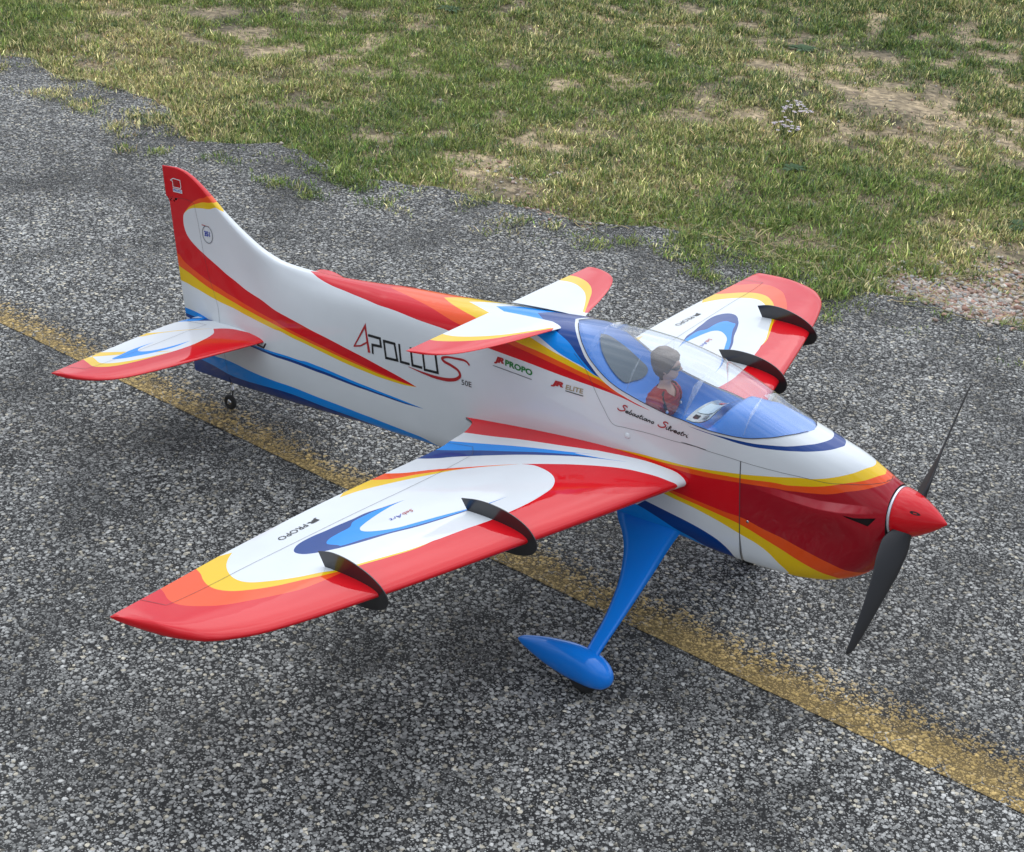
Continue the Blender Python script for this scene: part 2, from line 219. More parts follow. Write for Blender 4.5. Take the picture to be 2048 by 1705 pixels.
# paint boundaries in surface coordinates (fuselage: station, girth; wings: sqrt chord fraction, span)
DATA = {"FUSE":[["red",[[[-1.55,-.2]],[[-1.53,.5359],[-1.4967,.5452],[-1.4855,.5549],[-1.458,.566],[-1.4277,.5704],[-1.3988,.568],[-1.3634,.5549],[-1.3285,.5375],[-1.2937,.5253],[-1.2571,.5174],[-1.2196,.5131],[-1.2052,.5176],[-1.1709,.5226],
[-1.1379,.5246],[-1.0746,.5294],[-1.014,.5332],[-.9548,.5495],[-.8981,.5595],[-.8718,.563]],[[-.8718,.563],[-.8976,.549],[-.9535,.5244],[-1.0129,.5011],[-1.0741,.4903],[-1.138,.4827],[-1.1709,.4787],[-1.258,.47],[-1.2943,.479],[-1.3274,.4876],
[-1.3599,.5034],[-1.3928,.5141],[-1.4164,.515],[-1.4338,.5133],[-1.4512,.5071],[-1.4638,.4958],[-1.469,.4815],[-1.4683,.4646],[-1.4638,.4509],[-1.4511,.4351],[-1.435,.4154],[-1.4128,.3795],[-1.3853,.3043],[-1.362,.1014],[-1.3528,-.151]],[[-1.375,
-.2]]]],["orange",[[[-1.3837,-.1466],[-1.3957,.2512],[-1.4168,.3372],[-1.4346,.392],[-1.4503,.4277],[-1.4638,.4509]],[[-1.4638,.4509],[-1.4511,.4351],[-1.435,.4154],[-1.4128,.3795],[-1.3853,.3043],[-1.362,.1014],[-1.3528,-.151]],[[-1.375,-.2],
[-1.41,-.2]]]],["yellow",[[[-1.3734,-.1555],[-1.3837,.2385],[-1.411,.3443],[-1.43,.3939],[-1.4485,.4279],[-1.4638,.4509]],[[-1.4638,.4509],[-1.4511,.4351],[-1.435,.4154],[-1.4128,.3795],[-1.3853,.3043],[-1.362,.1014],[-1.3528,-.151]],[[-1.375,
-.2],[-1.4,-.2]]]],["orange",[[[-1.53,.5359],[-1.4967,.5452],[-1.4855,.5549],[-1.458,.566],[-1.4277,.5704],[-1.3988,.568],[-1.3634,.5549],[-1.3285,.5375],[-1.2937,.5253],[-1.2571,.5174],[-1.2196,.5131],[-1.2052,.5176],[-1.1709,.5226],[-1.1379,
.5246],[-1.0746,.5294],[-1.014,.5332],[-.9548,.5495],[-.8981,.5595],[-.8718,.563]],[[-.8718,.563],[-.8983,.5617],[-.9551,.5546],[-1.0143,.5411],[-1.0748,.5392],[-1.1381,.536],[-1.171,.5343],[-1.2052,.5291],[-1.2197,.5272],[-1.2569,.5312],[-1.2936,
.5397],[-1.3289,.5528],[-1.3644,.5697],[-1.4003,.583],[-1.4373,.5849],[-1.4769,.5766],[-1.53,.562]]]],["yellow",[[[-1.53,.562],[-1.4769,.5766],[-1.4373,.5849],[-1.4003,.583],[-1.3644,.5697],[-1.3289,.5528],[-1.2936,.5397],[-1.2569,.5312],[-1.2197,
.5272],[-1.2052,.5291],[-1.171,.5343],[-1.1381,.536],[-1.0748,.5392],[-1.0143,.5411],[-.9551,.5546],[-.8983,.5617],[-.8718,.563]],[[-.8718,.563],[-.8986,.5675],[-.9557,.5655],[-1.0149,.5551],[-1.0752,.5539],[-1.1383,.5493],[-1.1713,.5491],[-1.2054,
.5436],[-1.2198,.5452],[-1.2754,.5532],[-1.3295,.5708],[-1.3838,.5965],[-1.4209,.6045],[-1.461,.6051],[-1.4825,.6019],[-1.53,.5972]]]],["red",[[[-1.1678,-.0883],[-1.1265,.1357],[-1.0903,.2019],[-1.05,.2224],[-.9898,.2433],[-.9272,.2591],[-.8697,
.2878],[-.807,.3117],[-.7237,.3558],[-.6963,.3652],[-.6475,.3798],[-.6001,.3942],[-.554,.404],[-.5091,.4107],[-.4654,.4178],[-.4439,.4241],[-.4228,.4264]],[[-.4228,.4264],[-.4547,.4172],[-.4982,.4032],[-.5318,.3915],[-.5545,.3821],[-.6009,.3635],
[-.649,.3384],[-.6888,.3156],[-.7851,.2606],[-.8235,.2127],[-.8563,.1623],[-.9069,.0947],[-.9619,.0167],[-.9992,-.1152]]]],["orange",[[[-.9992,-.1152],[-.9619,.0167],[-.9069,.0947],[-.8563,.1623],[-.8235,.2127],[-.7851,.2606],[-.6888,.3156],
[-.649,.3384],[-.6009,.3635],[-.5545,.3821],[-.5318,.3915],[-.4982,.4032],[-.4547,.4172],[-.4228,.4264]],[[-.4228,.4264],[-.4441,.4176],[-.4656,.4082],[-.4875,.3973],[-.5098,.3827],[-.5436,.3708],[-.5782,.354],[-.6259,.3276],[-.6705,.2986],[-.7607,
.1821],[-.796,.1293],[-.8344,.0542],[-.9026,-.151]]]],["yellow",[[[-.9026,-.151],[-.8344,.0542],[-.796,.1293],[-.7607,.1821],[-.6705,.2986],[-.6259,.3276],[-.5782,.354],[-.5436,.3708],[-.5098,.3827],[-.4875,.3973],[-.4656,.4082],[-.4441,.4176],
[-.4228,.4264]],[[-.4228,.4264],[-.4441,.4169],[-.4656,.4074],[-.4875,.3953],[-.5123,.3734],[-.5374,.3573],[-.5676,.337],[-.6036,.3095],[-.6423,.2622],[-.7478,.0983],[-.8074,-.0096],[-.8759,-.1466]]]],["blue",[[[-.806,-.1421],[-.7265,.0497],
[-.6284,.2468],[-.5921,.3089],[-.5655,.3347],[-.5421,.3503],[-.5213,.3694],[-.5123,.3734]],[[-.5123,.3734],[-.5215,.365],[-.5382,.3381],[-.5537,.3039],[-.5745,.2426],[-.6009,.1875],[-.6408,.0857],[-.6672,.0003],[-.7052,-.1376]]]],["navy",[[[-.7052,
-.1376],[-.6672,.0003],[-.6408,.0857],[-.6009,.1875],[-.5745,.2426],[-.5537,.3039],[-.5382,.3381],[-.5215,.365],[-.5123,.3734]],[[-.5123,.3734],[-.4875,.3953],[-.4656,.4082]],[[-.45,.2],[-.5,-.2],[-.66,-.2]]]],["navy",[[[-.3714,.4253],[-.3453,
.4182],[-.3217,.4085],[-.2832,.3869],[-.2465,.3504],[-.212,.2945],[-.1804,.2132],[-.1606,.1166],[-.1517,.0098],[-.1519,-.0309]],[[-.1519,-.0309],[-.1596,-.0767],[-.1727,-.115],[-.1892,-.16]],[[-.2,-.2],[-.35,-.2],[-.35,.1]]]],["white",[[[-.6066,
-.1376],[-.6041,-.0682],[-.5861,.0653],[-.5712,.1547],[-.5544,.2435],[-.54,.3077],[-.5269,.342],[-.5101,.3744],[-.4874,.3992],[-.4655,.4113],[-.444,.4203],[-.4229,.4253],[-.4021,.425],[-.3714,.4226],[-.3714,.4245],[-.3454,.4163],[-.3218,.4057],
[-.2836,.3771],[-.2473,.3347],[-.2136,.2671],[-.1848,.1557],[-.1725,.0473],[-.1718,-.0474],[-.1784,-.1132],[-.1892,-.16]],[[-.19,-.2],[-.55,-.2]]]],["orange",[[[-.4895,.5727]],[[-.4895,.5727],[-.4437,.5678],[-.4013,.5605],[-.36,.5454],[-.3197,
.5248],[-.2728,.4926],[-.2243,.451],[-.206,.4383],[-.1708,.3966],[-.138,.3275],[-.1091,.2159],[-.0944,.0882],[-.0911,-.0393],[-.0992,-.0911]],[[-.06,-.2],[-.06,1.2],[-.14,1.2]],[[-.1111,.9059],[-.1235,.9015],[-.1424,.7997],[-.1671,.736],[-.2033,
.6823],[-.241,.6533],[-.2718,.6384],[-.3095,.6357],[-.3399,.6363],[-.3707,.6379],[-.3957,.6342]],[[-.43,.66]]]],["yellow",[[[-.4895,.5727],[-.4437,.5625],[-.4013,.5533],[-.36,.54],[-.3198,.5157],[-.273,.4788],[-.2248,.4295],[-.1893,.3882],[-.172,
.3664],[-.1477,.3103],[-.126,.2266],[-.1143,.1362],[-.1067,.0015],[-.1138,-.0829]],[[-.125,-.2],[-.1,-.2]],[[-.0992,-.0911],[-.0911,-.0393],[-.0944,.0882],[-.1091,.2159],[-.138,.3275],[-.1708,.3966],[-.206,.4383],[-.2243,.451],[-.2728,.4926],
[-.3197,.5248],[-.36,.5454],[-.4013,.5605],[-.4437,.5678],[-.4895,.5727]]]],["yellow",[[[-.204,.8089],[-.2084,.7761],[-.2188,.7421],[-.2317,.7093],[-.2508,.6853],[-.2721,.6738],[-.3097,.6577],[-.3401,.6521],[-.3813,.6498],[-.4043,.6459]],[[-.3957,
.6342],[-.3707,.6379],[-.3399,.6363],[-.3095,.6357],[-.2718,.6384],[-.241,.6533],[-.2033,.6823],[-.1671,.736],[-.1424,.7997],[-.1235,.9015],[-.1111,.9059]],[[-.135,1.2],[-.27,1.2]]]],["red",[[[-.4895,.5727],[-.4437,.5709],[-.4014,.5692],[-.3806,
.564],[-.36,.5598],[-.3196,.5388],[-.2726,.5067],[-.2238,.4697],[-.2055,.458],[-.1699,.4234],[-.1362,.3681],[-.106,.2689],[-.0866,.1572],[-.0805,.0356],[-.0839,-.0681]],[[-.06,-.2],[-.06,1.2],[-.11,1.2]],[[-.0936,.8894],[-.1027,.8507],[-.1164,
.7875],[-.1404,.709],[-.1666,.6638],[-.2032,.6317],[-.241,.6216],[-.2718,.6138],[-.2995,.6196],[-.3195,.6217],[-.3398,.6245],[-.3603,.6261],[-.3893,.6279]],[[-.44,.66],[-.5,.64]]]],["navy",[[[-.4332,.6966],[-.4034,.7039],[-.3824,.7088],[-.3513,
.7155],[-.3309,.7225],[-.3109,.7377],[-.2958,.7701],[-.2859,.8477]],[[-.3,1.2],[-.34,1.2]],[[-.3064,.8567],[-.3167,.8567],[-.3357,.8295],[-.3548,.8002],[-.3749,.785],[-.3849,.7768],[-.4051,.756],[-.4258,.7389],[-.4492,.7255]],[[-.46,.75]]]],
["blue",[[[-.4492,.7255],[-.4258,.7389],[-.4051,.756],[-.3849,.7768],[-.3749,.785],[-.3548,.8002],[-.3357,.8295],[-.3167,.8567],[-.3064,.8567]],[[-.36,1.2],[-.7,1.2],[-.7,.95]]]],["blue",[[[-1.4865,.7878],[-1.4448,.7793],[-1.413,.7744],[-1.4131,
.7755],[-1.3417,.7523],[-1.2187,.7471],[-1.1516,.7456],[-1.0883,.7436],[-1.0283,.7422],[-.969,.7528],[-.9117,.7678],[-.8706,.7824],[-.8438,.8205]],[[-.6,.93],[-.6,1.2],[-1.56,1.2],[-1.56,.87]]]],["navy",[[[-1.4921,.8175],[-1.4195,.8221],[-1.3739,
.8299],[-1.2939,.8056],[-1.2237,.7875],[-1.1565,.7863],[-1.0935,.7908],[-1.0339,.7975],[-.9763,.8247],[-.9211,.8612],[-.8615,.8477]],[[-.6,.965],[-.6,1.2],[-1.56,1.2],[-1.56,.91]]]],["blue",[[[-1.53,.6598],[-1.4364,.6618],[-1.3632,.6633],[-1.2879,
.6434],[-1.1543,.6251],[-1.141,.619],[-1.078,.6114],[-1.0179,.6062],[-.9588,.6152],[-.9018,.624],[-.8603,.6308]],[[-.8603,.6308],[-.9021,.629],[-.9593,.6224],[-1.0186,.6158],[-1.0787,.623],[-1.1418,.6321],[-1.2088,.6417],[-1.2881,.6482],[-1.3637,
.6693],[-1.4383,.6758],[-1.53,.6747]]]],["navy",[[[-1.53,.6747],[-1.4383,.6758],[-1.3637,.6693],[-1.2881,.6482],[-1.2088,.6417],[-1.1418,.6321],[-1.0787,.623],[-1.0186,.6158],[-.9593,.6224],[-.9021,.629],[-.8603,.6308]],[[-.8603,.6308],[-.9024,
.6331],[-.9597,.6278],[-1.0191,.6232],[-1.0794,.6334],[-1.1425,.6433],[-1.2094,.6518],[-1.2483,.6513],[-1.2884,.6531],[-1.3643,.6754],[-1.4399,.6868],[-1.53,.683]]]]],"HATCH":[[-.5247,.4084],[-.5155,.4256],[-.5018,.4669],[-.4865,.5025],[-.4647,
.5018],[-.4221,.4941],[-.3806,.4857],[-.3307,.4651],[-.3704,.4798],[-.3203,.4627],[-.2738,.4383],[-.2255,.4085],[-.1719,.369],[-.1414,.3295],[-.1077,.2389],[-.0866,.1277],[-.081,.0106],[-.0838,-.0726]],"GLASS":[[-.6045,-.1376],[-.5957,-.0439],
[-.5814,.0576],[-.5642,.1597],[-.5486,.2386],[-.5331,.3031],[-.5177,.3392],[-.4992,.3699],[-.4768,.3903],[-.4551,.401],[-.4337,.4086],[-.4128,.4121],[-.392,.4149],[-.3717,.4124],[-.3417,.4063],[-.3221,.3971],[-.3028,.3845],[-.284,.3662],[-.266,
.3406],[-.2488,.3049],[-.2329,.2584],[-.2124,.1586],[-.1995,.041],[-.1971,-.0541],[-.2016,-.151]],"RUDH":[[-1.4964,.4062],[-1.4841,.408],[-1.4276,.3853],[-1.427,.4088],[-1.4217,.4668],[-1.4166,.5158],[-1.4053,.5635],[-1.3954,.5875],[-1.387,.6128],
[-1.3792,.7504],[-1.3783,.8207]],"INLET":[[-.1211,.4283],[-.0852,.4018],[-.0931,.4514]],"COWLX":[[-.2753,.4402],[-.2743,.7898],[-.4605,.5227],[-.2641,.6188],[-.4223,.5463]],"WING":[["red",[[[1.04,.1084],[.9268,.1059],[.8575,.1007],[.7831,.0966],
[.7047,.0919],[.6038,.083],[.6788,.0853],[.59,.0818],[.4947,.0758],[.4135,.0708],[.3097,.0676],[.2215,.0648],[.1261,.0655],[.0475,.0661],[-.04,.0657]],[[-.1,.02],[1.1,.02]]]],["blue",[[[1.04,.1469],[.9607,.1395],[.8948,.1318],[.828,.1231],[.7565,
.1153],[.6804,.1074],[.583,.0943],[.6466,.1052],[.5538,.1003],[.4511,.0887]],[[.4511,.0887],[.551,.1016],[.6375,.1101],[.7125,.1206],[.6297,.109],[.7385,.1264],[.8356,.1461],[.9004,.1581],[.9597,.1718],[1.04,.1854]]]],["navy",[[[1.04,.1854],
[.9597,.1718],[.9004,.1581],[.8356,.1461],[.7385,.1264],[.6297,.109],[.7125,.1206],[.6375,.1101],[.551,.1016],[.4511,.0887]],[[.4511,.0887],[.5495,.1023],[.6295,.1142],[.6986,.1285],[.6209,.1135],[.6917,.1272],[.7575,.1416],[.8196,.1576],[.8767,
.1746],[.9282,.1928],[.9631,.208],[1.04,.226]]]],["orange",[[[1.04,.2916],[.962,.27],[.9191,.2471],[.8841,.2313],[.8468,.2164],[.7972,.196],[.7297,.1716]],[[.7297,.1716],[.7938,.1978],[.8395,.2204],[.8844,.243],[.9243,.268],[.9598,.2951],[1.04,
.3192]]]],["yellow",[[[1.04,.3192],[.9598,.2951],[.9243,.268],[.8844,.243],[.8395,.2204],[.7938,.1978],[.7297,.1716]],[[.7297,.1716],[.8167,.2091],[.8597,.233],[.884,.2551],[.9162,.2843],[.9454,.3149],[.9716,.3469],[.9844,.3763]]]],["red",[[[.7297,
.1716],[.6898,.1675],[.6494,.1701],[.6035,.1763],[.5607,.186],[.5266,.198],[.496,.2136],[.4765,.2347],[.4562,.2658],[.4468,.2992],[.4417,.3308],[.4525,.368],[.4591,.4058],[.4637,.4164],[.4588,.4446],[.4788,.4782],[.505,.5098],[.5116,.5396],[.5086,
.5493],[.5048,.5769],[.5097,.6024],[.5481,.6301],[.5942,.6559],[.6449,.6802],[.7004,.6947],[.7697,.7063],[.8359,.71],[.9055,.7053],[.9649,.6955],[1.04,.6848]],[[1.1,.7],[1.1,.8],[-.1,.8],[-.1,.07]],[[-.04,.0785],[.0687,.0822],[.1394,.0871],[.2455,
.0931],[.3207,.0989],[.4126,.1069],[.5045,.1211],[.583,.1364],[.6549,.1521],[.6122,.1427],[.6812,.1592],[.7297,.1716]]]],["orange",[[[.4616,.4169],[.4588,.4446],[.4788,.4782],[.505,.5098],[.5116,.5396],[.5086,.5493],[.5048,.5769],[.5097,.6024],
[.5481,.6301],[.5942,.6559],[.6449,.6802],[.7004,.6947],[.7697,.7063],[.8359,.71],[.9055,.7053],[.9649,.6955],[1.04,.6848]],[[1.04,.623],[.9603,.6365],[.9138,.6475],[.8606,.6554],[.8069,.6576],[.7416,.6516],[.6866,.6371],[.6301,.6137],[.5896,
.5864],[.5591,.5659],[.5333,.5442],[.505,.5098],[.4788,.4782],[.4588,.4446],[.4616,.4169]]]],["yellow",[[[.4616,.4169],[.4588,.4446],[.4788,.4782],[.505,.5098],[.5333,.5442],[.5591,.5659],[.5896,.5864],[.6301,.6137],[.6866,.6371],[.7416,.6516],
[.8069,.6576],[.8606,.6554],[.9138,.6475],[.9603,.6365],[1.04,.623]],[[.9814,.5731],[.9547,.5915],[.9157,.608],[.8533,.622],[.794,.6267],[.7438,.6231],[.6745,.6033],[.6198,.5795],[.5855,.5581],[.5489,.5407],[.5195,.5066],[.4913,.4754],[.4661,
.4429],[.4616,.4169]]]],["navy",[[[.8138,.3424],[.8266,.3741],[.8393,.4013],[.8387,.4233],[.843,.4475],[.845,.4684],[.8493,.4881],[.8458,.5107],[.8362,.5217],[.8169,.5318],[.7985,.5351],[.7707,.5334],[.7412,.523],[.7146,.5056],[.7011,.4959],
[.6729,.4647],[.6496,.4318],[.6193,.401],[.598,.367],[.582,.331],[.5693,.3042],[.5654,.2644]],[[.5654,.2644],[.5762,.3019],[.5965,.3262],[.6232,.3586],[.6483,.3914],[.6686,.4152],[.7029,.4341],[.7339,.4437],[.7513,.4442],[.7687,.4391],[.7807,
.428],[.7935,.41],[.8076,.3824],[.8142,.3598],[.8138,.3424]]]],["blue",[[[.8138,.3424],[.8199,.3661],[.827,.3848],[.8274,.4064],[.8211,.4308],[.8007,.4434],[.7955,.4668],[.7885,.4831],[.7755,.4926],[.7612,.496],[.727,.4914],[.7149,.4914],[.6891,
.4594],[.6595,.4285],[.6294,.3977],[.6065,.3642],[.588,.3291],[.5719,.3033],[.5654,.2644]],[[.5654,.2644],[.5762,.3019],[.5965,.3262],[.6232,.3586],[.6483,.3914],[.6686,.4152],[.7029,.4341],[.7339,.4437],[.7513,.4442],[.7687,.4391],[.7807,.428],
[.7935,.41],[.8076,.3824],[.8142,.3598],[.8138,.3424]]]]],"AIL":[[1.04,.724],[.8495,.7191],[.861,.6563],[.8568,.6219],[.8762,.2547],[.8932,.1744],[.9157,.1616]],"WTXT":[[.9473,.4515],[.9505,.5171],[.745,.3596],[.7468,.4043],[.7512,.3781]],"STAB":[["navy",
[[[1.04,.0275],[.9731,.0143],[.9313,.002],[.8553,.0],[.7296,.0],[.6101,.0],[.7765,.004],[.875,.0162],[.9641,.0347]]]],["blue",[[[1.04,.0556],[1.04,.0417],[.9838,.0232],[.9423,.0108],[.9336,.0248],[.966,.0372]]]],["yellow",[[[1.04,.141],[1.04,
.1245],[.9431,.0997],[.8625,.0742],[.7421,.0445],[.8559,.076],[.9331,.1026],[.9777,.1287]]]],["red",[[[.7356,.0444],[.6528,.0612],[.612,.0794],[.5907,.0954],[.5655,.1176],[.5553,.1521],[.5761,.1936],[.5949,.2199],[.6283,.2442],[.6847,.2598],
[.7876,.2692],[.9099,.2621],[1.04,.2502]],[[1.1,.27],[1.1,.4],[-.1,.4],[-.1,.02]],[[.0869,.025],[.3178,.0257],[.5001,.0266],[.6515,.0303],[.698,.0359],[.7356,.0444]]]],["yellow",[[[.5553,.1521],[.5761,.1936],[.5949,.2199],[.6283,.2442],[.6847,
.2598],[.7876,.2692],[.9099,.2621],[1.04,.2502]],[[.5553,.1521],[.5977,.1907],[.6398,.2142],[.6964,.2355],[.7557,.2476],[.8225,.2525],[.9135,.2455],[1.04,.2293],[1.04,.2224]]]],["blue",[[[.8393,.1406],[.8513,.1644],[.8513,.1906],[.8354,.213],
[.8182,.2302],[.7549,.2208],[.7052,.1986],[.6624,.1751],[.6361,.1396],[.6568,.1052]],[[.6568,.1052],[.6659,.1345],[.6963,.1632],[.7378,.1776],[.793,.1831],[.8278,.1744],[.8378,.1608],[.8393,.1406]]]]],"CANA":[["red",[[[1.04,.1692],[.9307,.169],
[.8237,.1635],[.6828,.1515],[.5466,.1331],[.448,.112],[.3714,.0873],[.2472,.0542],[.1796,.0384]],[[-.1,.05],[-.1,.3],[1.1,.3]]]],["yellow",[[[1.04,.1407],[.9381,.142],[.8776,.1411],[.7779,.1352],[.6666,.1238],[.5532,.1086],[.4516,.0884],[.3357,
.0607],[.2569,.0401]],[[.1796,.0384],[.2472,.0542],[.3714,.0873],[.448,.112],[.5466,.1331],[.6828,.1515],[.8237,.1635],[.9307,.169],[1.04,.1692]]]]],"LT":{"A1":[[-.9885,.0955],[-1.017,.0543],[-.9999,.0593],[-.9834,.0685]],"A":[[-1.017,.0539],
[-.9884,.0944],[-.9781,.0537]],"Ab":[[-1.0097,.0617],[-.9808,.0712]],"P":[[-.979,.0821],[-.9476,.085],[-.9461,.0707],[-.9691,.0686],[-.9688,.0549]],"O1":[[-.9428,.0819],[-.9162,.0829],[-.9101,.0549],[-.9373,.0536],[-.9428,.0819]],"L1":[[-.9057,
.0843],[-.9036,.0548],[-.8835,.0558]],"L2":[[-.8821,.0836],[-.8774,.0555],[-.8559,.0561]],"O2":[[-.8561,.0841],[-.8265,.0864],[-.8216,.0545],[-.8507,.0535],[-.8561,.0841]],"S":[[-.7556,.0814],[-.7627,.0865],[-.7858,.0864],[-.8041,.0845],[-.8125,
.0807],[-.8094,.0773],[-.7912,.0727],[-.7784,.0673],[-.7756,.0607],[-.7817,.0542],[-.7977,.0485],[-.827,.0459],[-.8539,.0471],[-.8867,.0502]],"50E":[[-.7732,.0462],[-.7526,.0468],[-.7708,.055]],"JRP":[[-.7077,.0955],[-.6868,.0951],[-.6856,.0969],
[-.6325,.0912],[-.702,.1071],[-.7089,.0914],[-.6336,.0851]],"JRE":[[-.5976,.0843],[-.5751,.0825],[-.5717,.0833],[-.538,.0831],[-.5922,.0946],[-.5705,.0826],[-.5387,.0805]],"NAME":[[-.4777,.0738],[-.3595,.0582],[-.4736,.0823]],"NAME2":[[-.4087,
.0639],[-.4659,.0746]],"FJR":[[-1.487,.2608],[-1.4594,.2399],[-1.4859,.2404],[-1.4549,.2632]],"FSH":[[-1.4126,.1892],[-1.392,.1891],[-1.3837,.1768],[-1.3962,.1611],[-1.4118,.1619],[-1.4158,.1761],[-1.4013,.1728]]}}
# ---------------------------------------------------------------- root of the airplane and a builder for painted skins
ROOTX = -.62
c_, s_ = math.cos(PITCH), math.sin(PITCH)
RM = Matrix(((c_, 0, -s_), (0, 1, 0), (s_, 0, c_)))
root = bpy.data.objects.new('model_airplane', None); col.objects.link(root)
root.location = (ROOTX, 0, 0); root.rotation_euler = RM.to_euler(); root.empty_display_size = .1
tag(root, 'glossy radio-controlled aerobatic model airplane in red, yellow, blue and white parked on asphalt', 'model airplane')
_off = np.array(RM.transposed() @ Vector((-ROOTX, 0, .3490)))
def L(P): return np.asarray(P, float) + _off            # airplane coordinates -> root coordinates
def part(name, V, F, mats, mi=None, nor=None, parent=None, smooth=True):
    return mk(name, L(V), F, mats, mi, nor, parent or root, smooth)

def smoothcurve(P, step):
    "centripetal Catmull-Rom through the points, resampled"
    P = np.asarray(P, float)
    if len(P) < 3: return P
    keep = np.r_[True, np.linalg.norm(np.diff(P, axis=0), axis=1) > 1e-5]; P = P[keep]
    if len(P) < 3: return P
    Q = np.vstack([2 * P[0] - P[1], P, 2 * P[-1] - P[-2]]); out = []
    for i in range(1, len(Q) - 2):
        p0, p1, p2, p3 = Q[i - 1:i + 3]
        d = [max(np.linalg.norm(b - a), 1e-6) ** .5 for a, b in ((p0, p1), (p1, p2), (p2, p3))]
        m1 = (p2 - p1) + d[1] * ((p1 - p0) / d[0] - (p2 - p0) / (d[0] + d[1])) ; m2 = (p2 - p1) + d[1] * ((p3 - p2) / d[2] - (p3 - p1) / (d[1] + d[2]))
        n = int(np.clip(np.ceil(np.linalg.norm(p2 - p1) / step), 1, 14)); t = (np.arange(n) / n)[:, None]
        out.append((2 * t ** 3 - 3 * t ** 2 + 1) * p1 + (t ** 3 - 2 * t ** 2 + t) * m1 + (-2 * t ** 3 + 3 * t ** 2) * p2 + (t ** 3 - t ** 2) * m2)
    out.append(P[-1:])
    return np.vstack(out)
def closed(curves, sc_, step=.004):
    "polygon from smooth curves joined at corners"
    pts = np.vstack([smoothcurve(np.asarray(c, float) * sc_, step) for c in curves if len(c)])
    keep = np.r_[True, np.linalg.norm(np.diff(pts, axis=0), axis=1) > 2e-4]
    return pts[keep]
def inside(poly, q):
    x, y = q[:, 0], q[:, 1]; r = np.zeros(len(q), bool)
    a = poly; b = np.roll(poly, -1, 0)
    for (x1, y1), (x2, y2) in zip(a, b):
        if y1 == y2: continue
        m = ((y1 > y) != (y2 > y)); r ^= m & (x < (x2 - x1) * (y - y1) / (y2 - y1) + x1)
    return r
def skin(S, sc_, ga, gb, layers, regions, base='white', lines=()):
    """triangulate the surface S(a,b) along every paint boundary; returns {region: (V, F, mi, N)}.
    layers: (colour, polygon) painter's order; regions: (name, polygon), later ones win; the rest is 'main'"""
    sc_ = np.array(sc_)
    ga = np.asarray(ga); gb = np.asarray(gb)
    lo = np.array([ga[0], gb[0]]) * sc_; hi = np.array([ga[-1], gb[-1]]) * sc_
    dom = np.vstack([np.c_[ga, np.full(len(ga), gb[0])], np.c_[np.full(len(gb), ga[-1]), gb][1:], np.c_[ga[::-1], np.full(len(ga), gb[-1])][1:], np.c_[np.full(len(gb), ga[0]), gb[::-1]][1:-1]]) * sc_
    polys = [dom] + [p for _, p in layers] + [p for _, p in regions]
    V = []; Ed = []
    for p in polys:
        k = len(V); n = len(p); V += [tuple(q) for q in p]; Ed += [(k + i, k + (i + 1) % n) for i in range(n)]
    for p in lines:
        k = len(V); V += [tuple(q) for q in p]; Ed += [(k + i, k + i + 1) for i in range(len(p) - 1)]
    A, B = np.meshgrid(ga[1:-1], gb[1:-1], indexing='ij'); G = np.c_[A.ravel(), B.ravel()] * sc_
    G = G + (rng.random(G.shape) - .5) * 1e-5
    allp = np.array(V); cell = .004; H = {}
    for i, (x, y) in enumerate(allp): H.setdefault((int(x // cell), int(y // cell)), []).append(i)
    for g in G:
        cx, cy = int(g[0] // cell), int(g[1] // cell); ok = True
        for dx in (-1, 0, 1):
            for dy in (-1, 0, 1):
                for i in H.get((cx + dx, cy + dy), ()):
                    if (allp[i, 0] - g[0]) ** 2 + (allp[i, 1] - g[1]) ** 2 < 1.6e-6: ok = False
        if ok: V.append(tuple(g))
    vv, _, ff, _, _, _ = delaunay_2d_cdt([Vector(v) for v in V], Ed, [], 0, 1e-6)
    vv = np.array([tuple(v) for v in vv]); F = np.array([tuple(f) for f in ff if len(f) == 3])
    cen = vv[F].mean(1)
    keep = ((cen > lo) & (cen < hi)).all(1); F = F[keep]; cen = cen[keep]
    mi = np.full(len(F), PK.index(base)); rg = np.zeros(len(F), int)
    for c, p in layers: mi[inside(p, cen)] = PK.index(c)
    names = ['main']
    for n, p in regions:
        if n not in names: names.append(n)
        rg[inside(p, cen)] = names.index(n)
    ab = vv / sc_; ab[:, 0] = np.clip(ab[:, 0], ga[0], ga[-1]); ab[:, 1] = np.clip(ab[:, 1], gb[0], gb[-1])
    P = S(ab[:, 0], ab[:, 1])
    ea, eb = (ga[-1] - ga[0]) * 6e-4, (gb[-1] - gb[0]) * 6e-4
    def cl(a, b): return S(np.clip(a, ga[0], ga[-1]), np.clip(b, gb[0], gb[-1]))
    da = cl(ab[:, 0] + ea, ab[:, 1]) - cl(ab[:, 0] - ea, ab[:, 1]); db = cl(ab[:, 0], ab[:, 1] + eb) - cl(ab[:, 0], ab[:, 1] - eb)
    Nn = np.cross(da, db); ln = np.linalg.norm(Nn, axis=1, keepdims=True); bad = ln[:, 0] < 1e-12; Nn = Nn / np.maximum(ln, 1e-12); Nn[bad] = (0, 0, 1)
    return names, P, F, mi, rg, Nn
